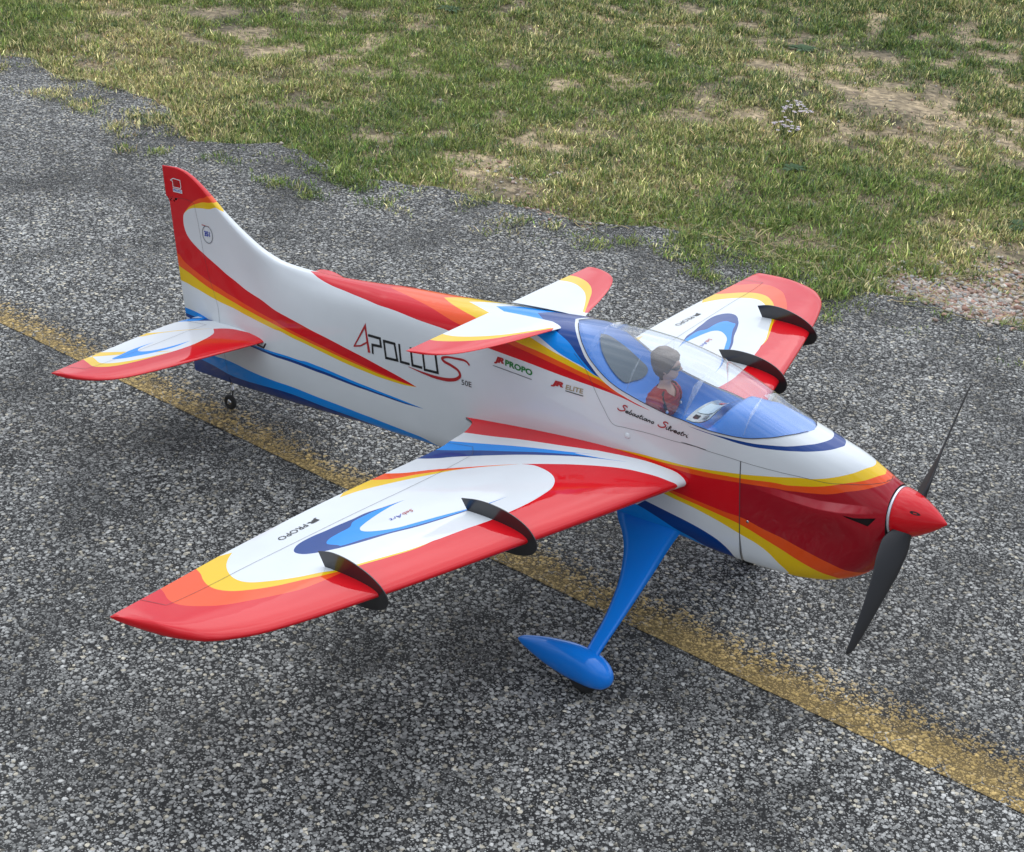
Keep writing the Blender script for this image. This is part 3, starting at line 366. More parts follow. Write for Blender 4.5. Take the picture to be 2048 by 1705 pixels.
def finish(names, pieces):
    "pieces: list of (P,F,mi,rg,N) halves -> {name: (V,F,mi,N)}"
    res = {}
    for ni, nm in enumerate(names):
        VV, FF, MM, NN = [], [], [], []; k = 0
        for P, F, mi, rg, Nn in pieces:
            f = F[rg == ni]; 
            if not len(f): continue
            u, inv = np.unique(f.ravel(), return_inverse=True); f2 = inv.reshape(-1, 3)
            p = P[u]; n = Nn[u]
            fn = np.cross(p[f2[:, 1]] - p[f2[:, 0]], p[f2[:, 2]] - p[f2[:, 0]]); good = np.linalg.norm(fn, axis=1) > 1e-12
            fl = (fn * n[f2].mean(1)).sum(1) < 0; f2[fl] = f2[fl][:, ::-1]
            VV.append(p); NN.append(n); FF.append(f2[good] + k); MM.append(mi[rg == ni][good]); k += len(p)
        res[nm] = (np.vstack(VV), np.vstack(FF), np.concatenate(MM), np.vstack(NN))
    return res
def mirror(P, F, mi, rg, Nn): return P * [1, -1, 1], F, mi, rg, Nn * [1, -1, 1]
def orient(Nn, ref):
    return np.where((Nn * ref).sum(1, keepdims=True) < 0, -Nn, Nn)
PM = [PAINT[k] for k in PK]

# ---------------------------------------------------------------- fuselage, rudder, cowl, canopy hatch, glass
FS = (1, .36)
T0 = .0
def pf(cs): return closed(cs, FS)
lay = [(c, pf(cs)) for c, cs in DATA['FUSE']]
COWL_X = -.2765
hp = smoothcurve(np.array(DATA['HATCH'][1:]) * FS, .006)
hatch_poly = np.vstack([[(-.535, -.2), (-.535, .37 * .36)], hp, [(hp[-1][0] + .004, -.2)]])
glass_poly = np.vstack([[(-.590, -.1)], smoothcurve(np.array(GEDGE) * FS, .004), [(-.197, -.1)]])
rud = np.array(DATA['RUDH']) * FS
rud_poly = np.vstack([[(-1.6, rud[0][1])], rud, [(-1.40, .5)], [(-1.6, .5)]])
cowl_poly = np.array([(COWL_X, -.2), (COWL_X, .5), (0, .5), (0, -.2)])
inl_poly = np.array(DATA['INLET']) * FS; inl_poly = inl_poly.mean(0) + (inl_poly - inl_poly.mean(0)) * 1.12 + [.001, .0022]
ga = np.unique(np.round(np.r_[np.linspace(-1.507, -1.36, 26), np.linspace(-1.36, -.34, 105), np.linspace(-.34, -.07, 50)], 5))
gb = np.unique(np.round(np.r_[np.linspace(0, .30, 26), np.linspace(.30, .85, 28), np.linspace(.85, 1, 12)], 5))
crease = []
xs_c = np.linspace(-.258, -.095, 46); Tc = np.linspace(.2, .7, 500)
for dv_ in (.0096, .0085, .0045, .0007, -.0007, -.006):
    ln_ = []
    for x_ in xs_c: q = fuse(np.full(500, x_), Tc); ln_.append((x_, np.interp(-(scoop_z(x_) + dv_), -q[:, 2], Tc) * FS[1]))
    crease.append(ln_)
names, P, F, mi, rg, Nn = skin(fuse, FS, ga, gb, lay, lines=crease, regions=[('rudder', rud_poly), ('cowl', cowl_poly), ('hatch', hatch_poly), ('glass', glass_poly), ('hole', inl_poly)])
ax = np.c_[P[:, 0] * 0, P[:, 1], P[:, 2] - .03]; Nn = orient(Nn, ax)
flat = np.abs(P[:, 1]) < 1e-5
Nn[flat, 1] = 0; Nn /= np.maximum(np.linalg.norm(Nn, axis=1, keepdims=True), 1e-9)
R_ = finish(names, [(P, F, mi, rg, Nn), mirror(P, F, mi, rg, Nn)])
def put(nm, name, res, mats=PM, parent=None):
    V, F, m, n = res[nm]
    return part(name, V, F, mats, m, n, parent)
fus = put('main', 'fuselage', R_); rudder = put('rudder', 'rudder', R_); cowl = put('cowl', 'cowl', R_, [COWLRED if k_ == 'red' else PAINT[k_] for k_ in PK]); hatch = put('hatch', 'canopy_hatch', R_)
V, F, m, n = R_['glass']
gm = bpy.data.materials.new('canopy_glass'); gm.use_nodes = True; t = gm.node_tree; t.nodes.clear()
o_ = N(t, 'ShaderNodeOutputMaterial'); tr = N(t, 'ShaderNodeBsdfTransparent'); tr.inputs[0].default_value = (.95, .97, .985, 1)
gl = N(t, 'ShaderNodeBsdfGlossy'); gl.inputs['Roughness'].default_value = .02; fr = N(t, 'ShaderNodeFresnel')
ge_ = N(t, 'ShaderNodeNewGeometry'); ir = N(t, 'ShaderNodeMapRange'); ir.inputs[3].default_value = 1.75; ir.inputs[4].default_value = 1 / 1.4; t.links.new(ge_.outputs['Backfacing'], ir.inputs[0]); t.links.new(ir.outputs[0], fr.inputs[0])   # a thin shell: the inner face reflects like the outer one
df = N(t, 'ShaderNodeBsdfDiffuse'); df.inputs[0].default_value = (.7, .75, .8, 1); m0 = N(t, 'ShaderNodeMixShader'); m0.inputs[0].default_value = .09  # pale diffuse share paints the haze of reflected sky into the glass
m1 = N(t, 'ShaderNodeMixShader'); t.links.new(tr.outputs[0], m0.inputs[1]); t.links.new(df.outputs[0], m0.inputs[2]); t.links.new(fr.outputs[0], m1.inputs[0]); t.links.new(m0.outputs[0], m1.inputs[1]); t.links.new(gl.outputs[0], m1.inputs[2]); t.links.new(m1.outputs[0], o_.inputs[0])
canopy = part('canopy', V + n * .0006, F, gm, None, n); tag(canopy, 'clear bubble canopy')
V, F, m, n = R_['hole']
for sg in (-1, 1):                                # dark sheet painting the shade inside each cheek opening
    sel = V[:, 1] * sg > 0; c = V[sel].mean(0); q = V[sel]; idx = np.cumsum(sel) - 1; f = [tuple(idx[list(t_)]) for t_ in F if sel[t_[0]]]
    part('air_inlet_shade', c + (q - c) * 1.7 - n[sel] * .0035, f, DARK, parent=cowl)
# tail-edge and nose closures
def strip_close(A, B, mat, name, parent=None):
    n = len(A); V = np.vstack([A, B]); F = [(i, i + 1, n + i + 1, n + i) for i in range(n - 1)]
    return part(name, V, F, mat, parent=parent, smooth=False)
tt = np.linspace(0, 1, 60)
ring = fuse(np.full(60, -.070), tt); ring = np.vstack([ring, (ring * [1, -1, 1])[::-1]])
V = np.vstack([[(-.0702, 0, 0)], ring + [-.0002, 0, 0]]); part('firewall', V, [(0, i, i + 1) for i in range(1, len(V) - 1)] + [(0, len(V) - 1, 1)], DARK, smooth=False)

# ribbons: thin printed or taped lines lying on a surface
def ribbon(name, S, pts, wid, mat, off=.0003, mir=False, parent=None, smooth=True, step=.004, join=None, sc_=(1, 1)):
    pts = np.asarray(pts, float)
    if smooth: pts = smoothcurve(pts * sc_, step) / sc_
    elif len(pts) > 1:
        q = []
        for a, b in zip(pts[:-1], pts[1:]):
            n = max(1, int(np.linalg.norm((b - a) * sc_) / step)); q += [a + (b - a) * k / n for k in range(n)]
        pts = np.array(q + [pts[-1]])
    P = S(pts[:, 0], pts[:, 1]); e = 1e-3
    Na = S(pts[:, 0] + e, pts[:, 1]) - S(pts[:, 0] - e, pts[:, 1]); Nb = S(pts[:, 0], pts[:, 1] + e) - S(pts[:, 0], pts[:, 1] - e)
    Nm = np.cross(Na, Nb); Nm /= np.maximum(np.linalg.norm(Nm, axis=1, keepdims=True), 1e-12)
    Nm = orient(Nm, SREF[S](P) if S in SREF else Nm)
    T = np.gradient(P, axis=0); T /= np.maximum(np.linalg.norm(T, axis=1, keepdims=True), 1e-12); W = np.cross(T, Nm); W /= np.maximum(np.linalg.norm(W, axis=1, keepdims=True), 1e-12)
    w = (np.full(len(P), wid) if np.isscalar(wid) else np.interp(np.linspace(0, 1, len(P)), np.linspace(0, 1, len(wid)), wid))[:, None] / 2
    A = P + Nm * off - W * w; B = P + Nm * off + W * w
    V = np.vstack([A, B]); n = len(P); F = [(i, i + 1, n + i + 1, n + i) for i in range(n - 1)]
    if mir: V = V * [1, -1, 1]
    return V, F
def join(parts):
    VV, FF = [], []; k = 0
    for V, F in parts:
        VV.append(V); FF += [tuple(i + k for i in f) for f in F]; k += len(V)
    return np.vstack(VV), FF
SREF = {fuse: lambda P: np.c_[P[:, 0] * 0, P[:, 1] - 0, P[:, 2] - .03]}
up = lambda P: np.tile([0, 0, 1.], (len(P), 1))
seams = []
hs = np.array(DATA['HATCH'][1:])
for mir in (False, True):
    seams.append(ribbon('s', fuse, hs, .0005, SEAM, mir=mir, sc_=FS))
    seams.append(ribbon('s', fuse, [hs[0], (-.535, .36), (-.56, .30)], .0005, SEAM, mir=mir, smooth=False, sc_=FS))
V, F = join(seams); part('hatch_seam', V, F, SEAM, parent=fus)
tc_ = np.array(DATA['COWLX'][0]); seams = [ribbon('s', fuse, [(COWL_X, tc_[1])] + [(COWL_X, v) for v in np.linspace(tc_[1] + .02, .99, 16)], .0013, SEAM, mir=m_, sc_=FS, smooth=False) for m_ in (False, True)]
V, F = join(seams); part('cowl_seam', V, F, SEAM, parent=cowl)
rr = np.array(DATA['RUDH']); seams = [ribbon('s', fuse, rr, .0005, SEAM, mir=m_, sc_=FS, smooth=False) for m_ in (False, True)]
V, F = join(seams); part('rudder_hinge_line', V, F, SEAM, parent=fus)
seams = [ribbon('s', fuse, np.array(GEDGE[1:-1]), .0012, SEAM, off=.0009, mir=m_, sc_=FS) for m_ in (False, True)]
V, F = join(seams); part('canopy_edge_line', V, F, SEAM, parent=canopy)

# cockpit tray
Nx, Nv = 90, 40
xx = -.5895 + (.392) * (.5 - .5 * np.cos(np.linspace(0, np.pi, Nx))); vv_ = np.sin(np.linspace(-np.pi / 2, np.pi / 2, Nv))
XX, VV_ = np.meshgrid(xx, vv_, indexing='ij'); Pt = tray(XX.ravel(), VV_.ravel())
Ft = [(i * Nv + j, (i + 1) * Nv + j, (i + 1) * Nv + j + 1, i * Nv + j + 1) for i in range(Nx - 1) for j in range(Nv - 1)]
TRAYM = principled('cockpit_blue', (.010, .20, .66), .3, coat=.35, coat_r=.12)
trayo = part('cockpit_tray', Pt, Ft, TRAYM); tag(trayo, 'blue moulded cockpit tray')
SREF[tray] = up
seat = [(-.562, -.42), (-.5574, -.16), (-.5478, .08), (-.5336, .20), (-.5190, .20), (-.5070, .10), (-.5030, -.20), (-.4985, -.74), (-.5150, -.76), (-.5400, -.70), (-.556, -.60)]
sp_ = smoothcurve(np.array(seat + seat[:1]) * (1, .06), .004) / (1, .06)
cen = sp_.mean(0); Vs = [tray(*cen)[0]]; ringn = 6; Fs = []
for k in range(1, ringn + 1):
    q = cen + (sp_[:-1] - cen) * k / ringn; Vs += list(tray(q[:, 0], q[:, 1]))
m_ = len(sp_) - 1
Fs += [(0, 1 + i, 1 + (i + 1) % m_) for i in range(m_)]
for k in range(1, ringn):
    a = 1 + (k - 1) * m_; b = 1 + k * m_; Fs += [(a + i, b + i, b + (i + 1) % m_, a + (i + 1) % m_) for i in range(m_)]
part('seat_back_panel', np.array(Vs) + [.0012, 0, .0012], Fs, principled('seat_grey', (.10, .135, .155), .5), parent=trayo)
# instrument card, bent up towards the dash
cx = np.array([(-.377, .0800), (-.366, .0785), (-.355, .0800), (-.346, .0840), (-.338, .0900)])
cy = np.linspace(-.040, .046, 13)
Vc = np.array([(a, y + 0 * a, b - .004 * (y / .036) ** 2) for a, b in cx for y in cy]); Fc = [(i * 13 + j, (i + 1) * 13 + j, (i + 1) * 13 + j + 1, i * 13 + j + 1) for i in range(4) for j in range(12)]
Vc2 = np.vstack([Vc, Vc - [0, 0, .0015]]); k = len(Vc); Fc2 = Fc + [tuple(i + k for i in f[::-1]) for f in Fc]
card = part('instrument_panel', Vc2, Fc2, principled('panel_clear_grey', (.30, .35, .36), .15, coat=1), parent=trayo)
def panel_sheet(y0, y1, i0, i1, mat, name):
    ys = np.linspace(y0, y1, 8); s = np.linspace(i0, i1, 8); X = np.interp(s, np.linspace(0, 1, 5), cx[:, 0]); Z = np.interp(s, np.linspace(0, 1, 5), cx[:, 1])
    V = np.array([(X[i], y, Z[i] - .004 * (y / .036) ** 2 + .0007) for i in range(8) for y in ys]); F = [(i * 8 + j, (i + 1) * 8 + j, (i + 1) * 8 + j + 1, i * 8 + j + 1) for i in range(7) for j in range(7)]
    return part(name, V, F, mat, parent=trayo)
# no fourth level: the sheets sit under the tray beside the panel
panel_sheet(-.018, .018, .12, .82, principled('printed_sheet', (.50, .62, .68), .3), 'printed_sheet')
for (a, b, c, d, mm) in ((-.033, -.024, .15, .35, DARK), (-.033, -.024, .5, .7, GREYP), (.024, .033, .3, .5, REDP), (.024, .032, .6, .8, WHITEP)): panel_sheet(a, b, c, d, mm, 'gauge')
for k_ in range(5): panel_sheet(-.014 + .006 * k_, -.011 + .006 * k_, .25, .32, GREYP, 'printed_mark'); panel_sheet(-.012 + .005 * k_, -.0105 + .005 * k_, .5, .56, BLUEP, 'printed_mark')

# ---------------------------------------------------------------- wings, stabilisers, canaliser
def surf(nm, S, data, tip, ytab, ab, regs, hinge, names_, part_parent=root, sca=.30):
    scl = (sca, 1)
    lay = [(c, closed(cs, scl)) for c, cs in data]
    ga = np.unique(np.round(np.linspace(0, 1, 46), 5)); gb = ytab
    res = {}
    regs = [(n, np.asarray(p, float) * scl) for n, p in regs]
    top = skin(lambda u, y: S(u, y, 1), scl, ga, gb, lay, regs); bot = skin(lambda u, y: S(u, y, -1), scl, ga, gb, lay, regs)
    def fixn(names, P, F, mi, rg, Nn, sgn):
        yv = -P[:, 1]; le = S.LE(yv); fr = np.stack([np.where(P[:, 0] > le - .01, .5, 0), -np.where(yv > tip - .004, .5, 0), np.full(len(P), sgn * .5)], 1)
        Nn = orient(Nn, fr)
        e = yv > tip - 2e-4; Nn[e] = (0.2, -1, 0)
        Nn /= np.linalg.norm(Nn, axis=1, keepdims=True)
        return P, F, mi, rg, Nn
    a = fixn(*top, 1); b = fixn(*bot, -1)
    # trailing-edge closure strip
    ys = gb; A = S(np.ones(len(ys)), ys, 1); B = S(np.ones(len(ys)), ys, -1)
    out = []
    for m_ in (False, True):
        pcs = [(mirror(*q) if m_ else q) for q in (a, b)]
        r = finish(top[0], pcs)
        V, F, m, n = r['main']
        k = len(V); te = np.vstack([A, B]) * ([1, -1, 1] if m_ else [1, 1, 1]); q = len(A)
        F2 = [tuple(f) for f in F] + [(k + i, k + i + 1, k + q + i + 1, k + q + i) for i in range(q - 1)]
        o = part(names_[0], np.vstack([V, te]), F2, PM, np.r_[m, np.full(q - 1, 0)], np.vstack([n, np.tile([-1., 0, 0], (2 * q, 1))]), part_parent)
        if len(names_) > 1:
            V, F, m, n = r['moving']; part(names_[1], V, F, PM, m, n, o)
        if len(hinge):
            T = lambda u, y: S(u, y, 1)
            SREF[T] = up; V, F = ribbon('h', T, hinge, .0006, SEAM, off=.0005, mir=m_, smooth=False, sc_=(.3, 1)); part('hinge_line', V, F, SEAM, parent=o)
        out.append(o)
    return out
yt = np.unique(np.round(np.r_[np.linspace(.05, .12, 18), np.linspace(.12, .69, 62), np.linspace(.69, .7725, 34)], 5))
AIL = np.array(DATA['AIL']); ah = np.vstack([[(.999, AIL[0][1])], AIL[1:2], [(.858, .6), (.862, .45), (.868, .33)], AIL[4:6], [(.925, .150)], [(.999, .150)]])
ail_poly = np.vstack([[(1.05, ah[0][1])], ah, [(1.05, .150)]])
wings = surf('wing', WING, DATA['WING'], .7725, yt, 1, [('moving', ail_poly)], ah, ('wing', 'aileron'))
ys_ = np.unique(np.round(np.r_[np.linspace(.0, .27, 36), np.linspace(.27, .3228, 22)], 5))
el = np.array([(.999, .036), (.83, .036), (.80, .15), (.78, .285), (.999, .292)])
stabs = surf('stab', STAB, DATA['STAB'], .3228, ys_, 1, [('moving', np.vstack([[(1.05, .036)], el, [(1.05, .292)]]))], el, ('stabilizer', 'elevator'))
yc_ = np.unique(np.round(np.r_[np.linspace(.02, .18, 22), np.linspace(.18, .2218, 18)], 5))
canas = surf('cana', CANA, DATA['CANA'], .2218, yc_, 1, [], [], ('upper_winglet',))
# black wing fences wrapped round the leading edges
FO = [(-.607, .0215), (-.585, .0265), (-.559, .0262), (-.535, .021), (-.515, .0135), (-.500, .004), (-.4905, -.007), (-.489, -.016), (-.494, -.0255), (-.506, -.032), (-.522, -.036), (-.545, -.037), (-.545, -.012), (-.597, .002)]
FI = [(-.551, .0225), (-.52, .0275), (-.487, .0265), (-.462, .0215), (-.443, .0135), (-.430, .003), (-.4235, -.008), (-.424, -.018), (-.430, -.027), (-.442, -.033), (-.458, -.0365), (-.480, -.038), (-.480, -.012), (-.541, .006)]
def plate(name, poly, y, th, mat, parent):
    P = np.array(poly); body = smoothcurve(P[:12], .003); P = np.vstack([body, P[12:]]); n = len(P)
    V = np.vstack([np.c_[P[:, 0], np.full(n, y - th / 2), P[:, 1]], np.c_[P[:, 0], np.full(n, y + th / 2), P[:, 1]]])
    F = [tuple(range(n)), tuple(range(2 * n - 1, n - 1, -1))] + [(i, n + i, n + (i + 1) % n, (i + 1) % n) for i in range(n)]
    o = part(name, V, F, mat, parent=parent, smooth=False)
    bv = o.modifiers.new('bevel', 'BEVEL'); bv.width = .0003; bv.segments = 1
    return o
for side, wo in ((-1, wings[0]), (1, wings[1])):
    plate('wing_fence', FO, side * .543, .0018, CARBON, wo); plate('wing_fence', FI, side * .326, .0018, CARBON, wo)

# ---------------------------------------------------------------- lettering
def glyphs(text, bold=0, shear=0, space=1):
    c = bpy.data.curves.new('t', 'FONT'); c.body = text; c.offset = bold; c.shear = shear; c.space_character = space; c.resolution_u = 3; c.size = 1
    o = bpy.data.objects.new('t', c); col.objects.link(o); dg = bpy.context.evaluated_depsgraph_get(); dg.update()
    me = bpy.data.meshes.new_from_object(o.evaluated_get(dg)); V = np.array([v.co[:2] for v in me.vertices]); F = [tuple(p.vertices) for p in me.polygons]
    bpy.data.objects.remove(o); bpy.data.curves.remove(c); bpy.data.meshes.remove(me)
    V = V - V.min(0); V = V / V.max(0)
    return V, F                                   # unit box
def sidemap(x, z, off=.0007, mir=False):
    x = np.asarray(x, float); z = np.asarray(z, float); T = np.linspace(0, .8, 240)
    y = np.empty(len(x))
    for i in range(len(x)):
        q = fuse(np.full(240, x[i]), T); y[i] = np.interp(-z[i], -q[:, 2], q[:, 1])
    P = np.c_[x, y - off, z]
    return P * [1, -1, 1] if mir else P
def sidetext(name, text, x0, x1, z0, h, mat, bold=0, shear=0, space=1, parent=None, dz=0):
    V, F = glyphs(text, bold, shear, space)
    x = x0 + V[:, 0] * (x1 - x0); z = z0 + dz * V[:, 0] + V[:, 1] * h
    a = part(name, sidemap(x, z), F, mat, parent=parent or fus, smooth=False)
    V2 = sidemap(x0 + x1 - x, z + dz * (1 - 2 * V[:, 0]), mir=True); part(name, V2, F, mat, parent=parent or fus, smooth=False)
    return a
def stroke(pts, w, smooth=False, mir=False):
    "pen stroke in side view with mitred joints (x, z)"
    P = np.array(pts, float)
    if smooth: P = smoothcurve(P, .0015)
    n = len(P); T = np.diff(P, axis=0); T /= np.maximum(np.linalg.norm(T, axis=1, keepdims=True), 1e-9)
    cl = np.allclose(P[0], P[-1])
    Q = []
    for i in range(n):
        if i == 0: t = T[0] + (T[-1] if cl else 0); 
        elif i == n - 1: t = T[-1] + (T[0] if cl else 0)
        else: t = T[i - 1] + T[i]
        t = t / max(np.linalg.norm(t), 1e-9); nn = np.array([-t[1], t[0]]); ref = T[min(i, n - 2)]; k = max(.5, abs(nn @ np.array([-ref[1], ref[0]])))
        wi = w if np.isscalar(w) else np.interp(i / (n - 1), np.linspace(0, 1, len(w)), w)
        Q.append((P[i] + nn * wi / 2 / k, P[i] - nn * wi / 2 / k))
    A = np.array([q[0] for q in Q]); B = np.array([q[1] for q in Q]); V = np.vstack([A, B]); F = [(i, i + 1, n + i + 1, n + i) for i in range(n - 1)]
    return V, F
def sidestroke(name, strokes, mat, off=.0007):
    for mir in (False, True):
        ps = []
        for pts, w, sm in strokes:
            V, F = stroke(pts, w, sm); ps.append((V, F))
        V, F = join(ps); x = V[:, 0]
        if mir: c = LCX; x = 2 * c - x
        part(name, sidemap(x, V[:, 1], off, mir), F, mat, parent=fus, smooth=False)
LCX = -.885
LT = DATA['LT']
sidestroke('letter_a', [([(-1.0147, .0552), (-.9862, .0966), (-.9772, .0535)], [.0022, .005, .006], False), ([(-1.013, .0565), (-.9975, .0605), (-.9795, .0715)], .0026, False)], REDP)
K = .0042
sidestroke('letter_p', [([(-.9785, .0828), (-.9497, .0838), (-.9478, .0707), (-.9685, .069), (-.9683, .0535)], K, False)], BLACK)
sidestroke('letter_o', [([(-.9409, .0816), (-.9165, .0822), (-.9113, .0552), (-.9374, .0538), (-.9409, .0816)], K, False)], BLACK)
sidestroke('letter_l', [([(-.906, .0842), (-.9035, .0547), (-.8837, .0552)], K, False)], BLACK)
sidestroke('letter_l', [([(-.8804, .0842), (-.8776, .0547), (-.8561, .0555)], K, False)], BLACK)
sidestroke('letter_o', [([(-.8543, .0839), (-.8267, .0848), (-.8227, .0545), (-.8509, .0535), (-.8543, .0839)], K, False)], BLACK)
sidestroke('letter_s', [([tuple(p) for p in LT['S']], [.003, .0035, .003, .0042, .0046, .0042, .0052, .0058, .005, .0032, .0008], True)], REDP)
sidetext('lettering_50e', '50E', -.7732, -.7526, .0462, .0088, BLACK)
sidetext('logo_jr', 'JR', -.7065, -.6872, .0955, .0115, REDP, bold=.07, shear=.25)
sidetext('logo_propo', 'PROPO', -.6850, -.6325, .0965, .0095, GREENP, bold=.035, dz=-.0055)
sidestroke('logo_underline', [([(-.7088, .0916), (-.6336, .0856)], .0012, False)], GREYP)
sidetext('logo_jr', 'JR', -.5975, -.5745, .0835, .0105, REDP, bold=.07, shear=.3)
sidetext('logo_elite', 'ELITE', -.5705, -.538, .0845, .0075, TANP, bold=.02, shear=.15)
sidestroke('logo_underline', [([(-.5705, .0822), (-.538, .0812)], .0013, False)], BLACK)
# script name, stroke by stroke (pen coordinates: x advance, y with x-height 1)
SC = {'S': [[(1.75,2.5),(1.5,2.95),(.95,3.0),(.62,2.55),(.8,2.05),(1.35,1.6),(1.45,.95),(1.0,.25),(.3,-.05),(-.25,.25),(-.3,.7)]], 'e': [[(0,.35),(.75,.75),(.6,1.05),(.25,.95),(.05,.4),(.35,0),(.9,.25)]], 'b': [[(.05,.1),(.35,2.1),(.15,.5),(.2,.05),(.65,.1),(.75,.75),(.4,.95)]],
      'a': [[(.8,.9),(.35,1.0),(.05,.45),(.25,0),(.6,.3),(.8,.95),(.75,.2),(1.0,.1)]], 's': [[(.0,.1),(.55,1.05),(.65,.45),(.45,0),(.05,.1)]], 't': [[(.45,1.9),(.2,.5),(.3,0),(.65,.15)],[(.05,1.2),(.75,1.3)]], 'i': [[(.15,1.0),(.1,.25),(.25,0),(.5,.2)],[(.22,1.5),(.27,1.62)]],
      'n': [[(.1,1.0),(.05,0)],[(.07,.5),(.4,1.0),(.6,.8),(.55,.2),(.75,.05)]], 'o': [[(.45,1.0),(.05,.5),(.3,0),(.7,.45),(.5,.98),(.4,.95)]], 'l': [[(.05,.3),(.5,1.8),(.3,2.1),(.1,1.0),(.2,.1),(.45,.15)]], 'v': [[(.05,1.0),(.2,0),(.7,1.0)]], 'r': [[(.1,1.0),(.1,0)],[(.1,.6),(.35,1.0),(.65,.85)]]}
ADV = {'S': 1.75, 'e': .95, 'b': .95, 'a': 1.05, 's': .8, 't': .75, 'i': .55, 'n': .9, 'o': .9, 'l': .6, 'v': .85, 'r': .75, ' ': 1.3}
def script(text, x0, x1, z0, z1, unit):
    tot = sum(ADV[c] for c in text); k = (x1 - x0) / tot; pos = 0; black, red = [], []
    for ch in text:
        if ch != ' ':
            for s in SC[ch]:
                pts = []
                for (a, b) in s:
                    X = x0 + (pos + a + .25 * b) * k; Z = z0 + (z1 - z0) * (pos + a) / tot + b * unit; pts.append((X, Z))
                (red if ch == 'S' else black).append((pts, .0013 if ch != 'S' else .0019, True))
        pos += ADV[ch]
    return black, red
LCX = -.4185
bk, rd = script('Sebastiano Silvestri', -.4755, -.3600, .0745, .0585, .0032)
sidestroke('lettering_name', bk, BLACK); sidestroke('lettering_initial', rd[:1], REDP); sidestroke('lettering_initial', rd[1:], REDP)
# fin badges
def fintext(name, text, x0, x1, z0, h, mat, **k): return sidetext(name, text, x0, x1, z0, h, mat, parent=rudder, **k)
LCX = -1.47
def sq(x0, x1, z0, z1, mat, name, n=6):
    X, Z = np.meshgrid(np.linspace(x0, x1, n), np.linspace(z0, z1, n), indexing='ij'); F = [(i * n + j, (i + 1) * n + j, (i + 1) * n + j + 1, i * n + j + 1) for i in range(n - 1) for j in range(n - 1)]
    for mir in (False, True): part(name, sidemap(X.ravel(), Z.ravel(), .0006, mir), F, mat, parent=fus, smooth=False)
sidestroke('badge_outline', [([(-1.487, .2595), (-1.479, .2635), (-1.460, .2625), (-1.4592, .2505), (-1.461, .2475), (-1.482, .2475), (-1.4815, .258), (-1.487, .2595)], .0016, False)], WHITEP)
sidetext('badge_jr', 'JR', -1.4795, -1.4635, .2490, .0112, REDP, bold=.05)
sq(-1.4835, -1.4575, .2385, .2455, WHITEP, 'badge_bar'); sidetext('badge_text', 'PROPO', -1.482, -1.4595, .2400, .0042, BLUEP, bold=.03)
LCX = -1.4
th_ = np.linspace(0, 2 * np.pi, 25); shx = -1.399 + .0135 * np.cos(th_); shz = .1745 + .0145 * np.sin(th_) + np.where(np.sin(th_) > 0, .0, -.002)
sidestroke('badge_outline', [(list(zip(shx, shz)), .0014, False)], GREYP)
sidetext('badge_text', '351', -1.4075, -1.3925, .1700, .0095, BLUEP, bold=.04)
sidestroke('badge_ribbon', [([(-1.4125, .1895), (-1.3925, .1885)], .0014, False)], REDP)
# wing lettering, read from behind the wing
def wingtext(name, text, p0, p1, h, mat, side, bold=0, shear=0):
    V, F = glyphs(text, bold, shear)
    p0 = np.array(p0); p1 = np.array(p1); d = p1 - p0; ln = np.linalg.norm(d); d /= ln; nrm = np.array([-d[1], d[0]])
    q = p0 + V[:, :1] * ln * d + V[:, 1:] * h * nrm; yy = np.abs(q[:, 1]); le = WING.LE(yy); te = WING.TE(yy)
    u = np.sqrt(np.clip((le - q[:, 0]) / (le - te), 0, 1)); P = WING(u, yy, 1); P[:, 1] = q[:, 1]; P[:, 2] += .0007
    return part(name, P, F, mat, parent=wings[0] if side < 0 else wings[1], smooth=False)
for side in (-1, 1):
    ya, yb = (.443, .517)
    # reading direction seen from behind: right wing inboard -> outboard, left wing outboard -> inboard
    if side < 0: a, m1_, b = (-.716, -ya), (-.716, -ya - .020), (-.716, -yb)
    else: a, m1_, b = (-.716, yb), (-.716, yb - .020), (-.716, ya)
    wingtext('logo_jr', 'JR', a, m1_, .011, BLACK, side, bold=.06); g = -.003 if side < 0 else .003
    wingtext('logo_propo', 'PROPO', (m1_[0], m1_[1] + (-.003 if side < 0 else -.003)), b, .011, BLACK, side)
    s0, s1 = (.362, .402)
    if side < 0: a, m1_, b = (-.612, -s0), (-.614, -s0 - .018), (-.618, -s1)
    else: a, m1_, b = (-.618, s1), (-.616, s1 - .018), (-.612, s0)
    wingtext('emblem_red', 'Seb', a, m1_, .008, REDP, side, shear=.3); wingtext('emblem_blue', 'Art', m1_, b, .008, BLUEP, side, shear=.3)

# ---------------------------------------------------------------- spinner, propeller, undercarriage
def lathe(prof, seg, axis='x', cz=0, cy=0):
    V = []; F = []; n = len(prof)
    for k in range(seg):
        a = 2 * np.pi * k / seg
        for x, r in prof: V.append((x, cy + r * math.cos(a), cz + r * math.sin(a)))
    for k in range(seg):
        for i in range(n - 1): a = k * n + i; b = ((k + 1) % seg) * n + i; F.append((a, a + 1, b + 1, b))
    return np.array(V), F
xs_ = np.linspace(0, 1, 26)
prof = [(-.0655, .001), (-.0655, .033)] + [(-.065 + .065 * s, .0342 * (1 - s ** 1.55) ** .92 + .0004) for s in xs_[:-1]] + [(-.0003, .0012), (.0, 0.00005)]
V, F = lathe(prof, 64, cz=.0005); spinner = part('spinner', V, F, PAINT['red'])
V, F = lathe([(-.0695, .001), (-.0695, .0345), (-.0690, .0352), (-.0662, .0352), (-.0658, .0348), (-.0658, .001)], 64, cz=.0005)
part('backplate', V, F, principled('backplate_silver', (.75, .76, .80), .22, metal=.6), parent=spinner)
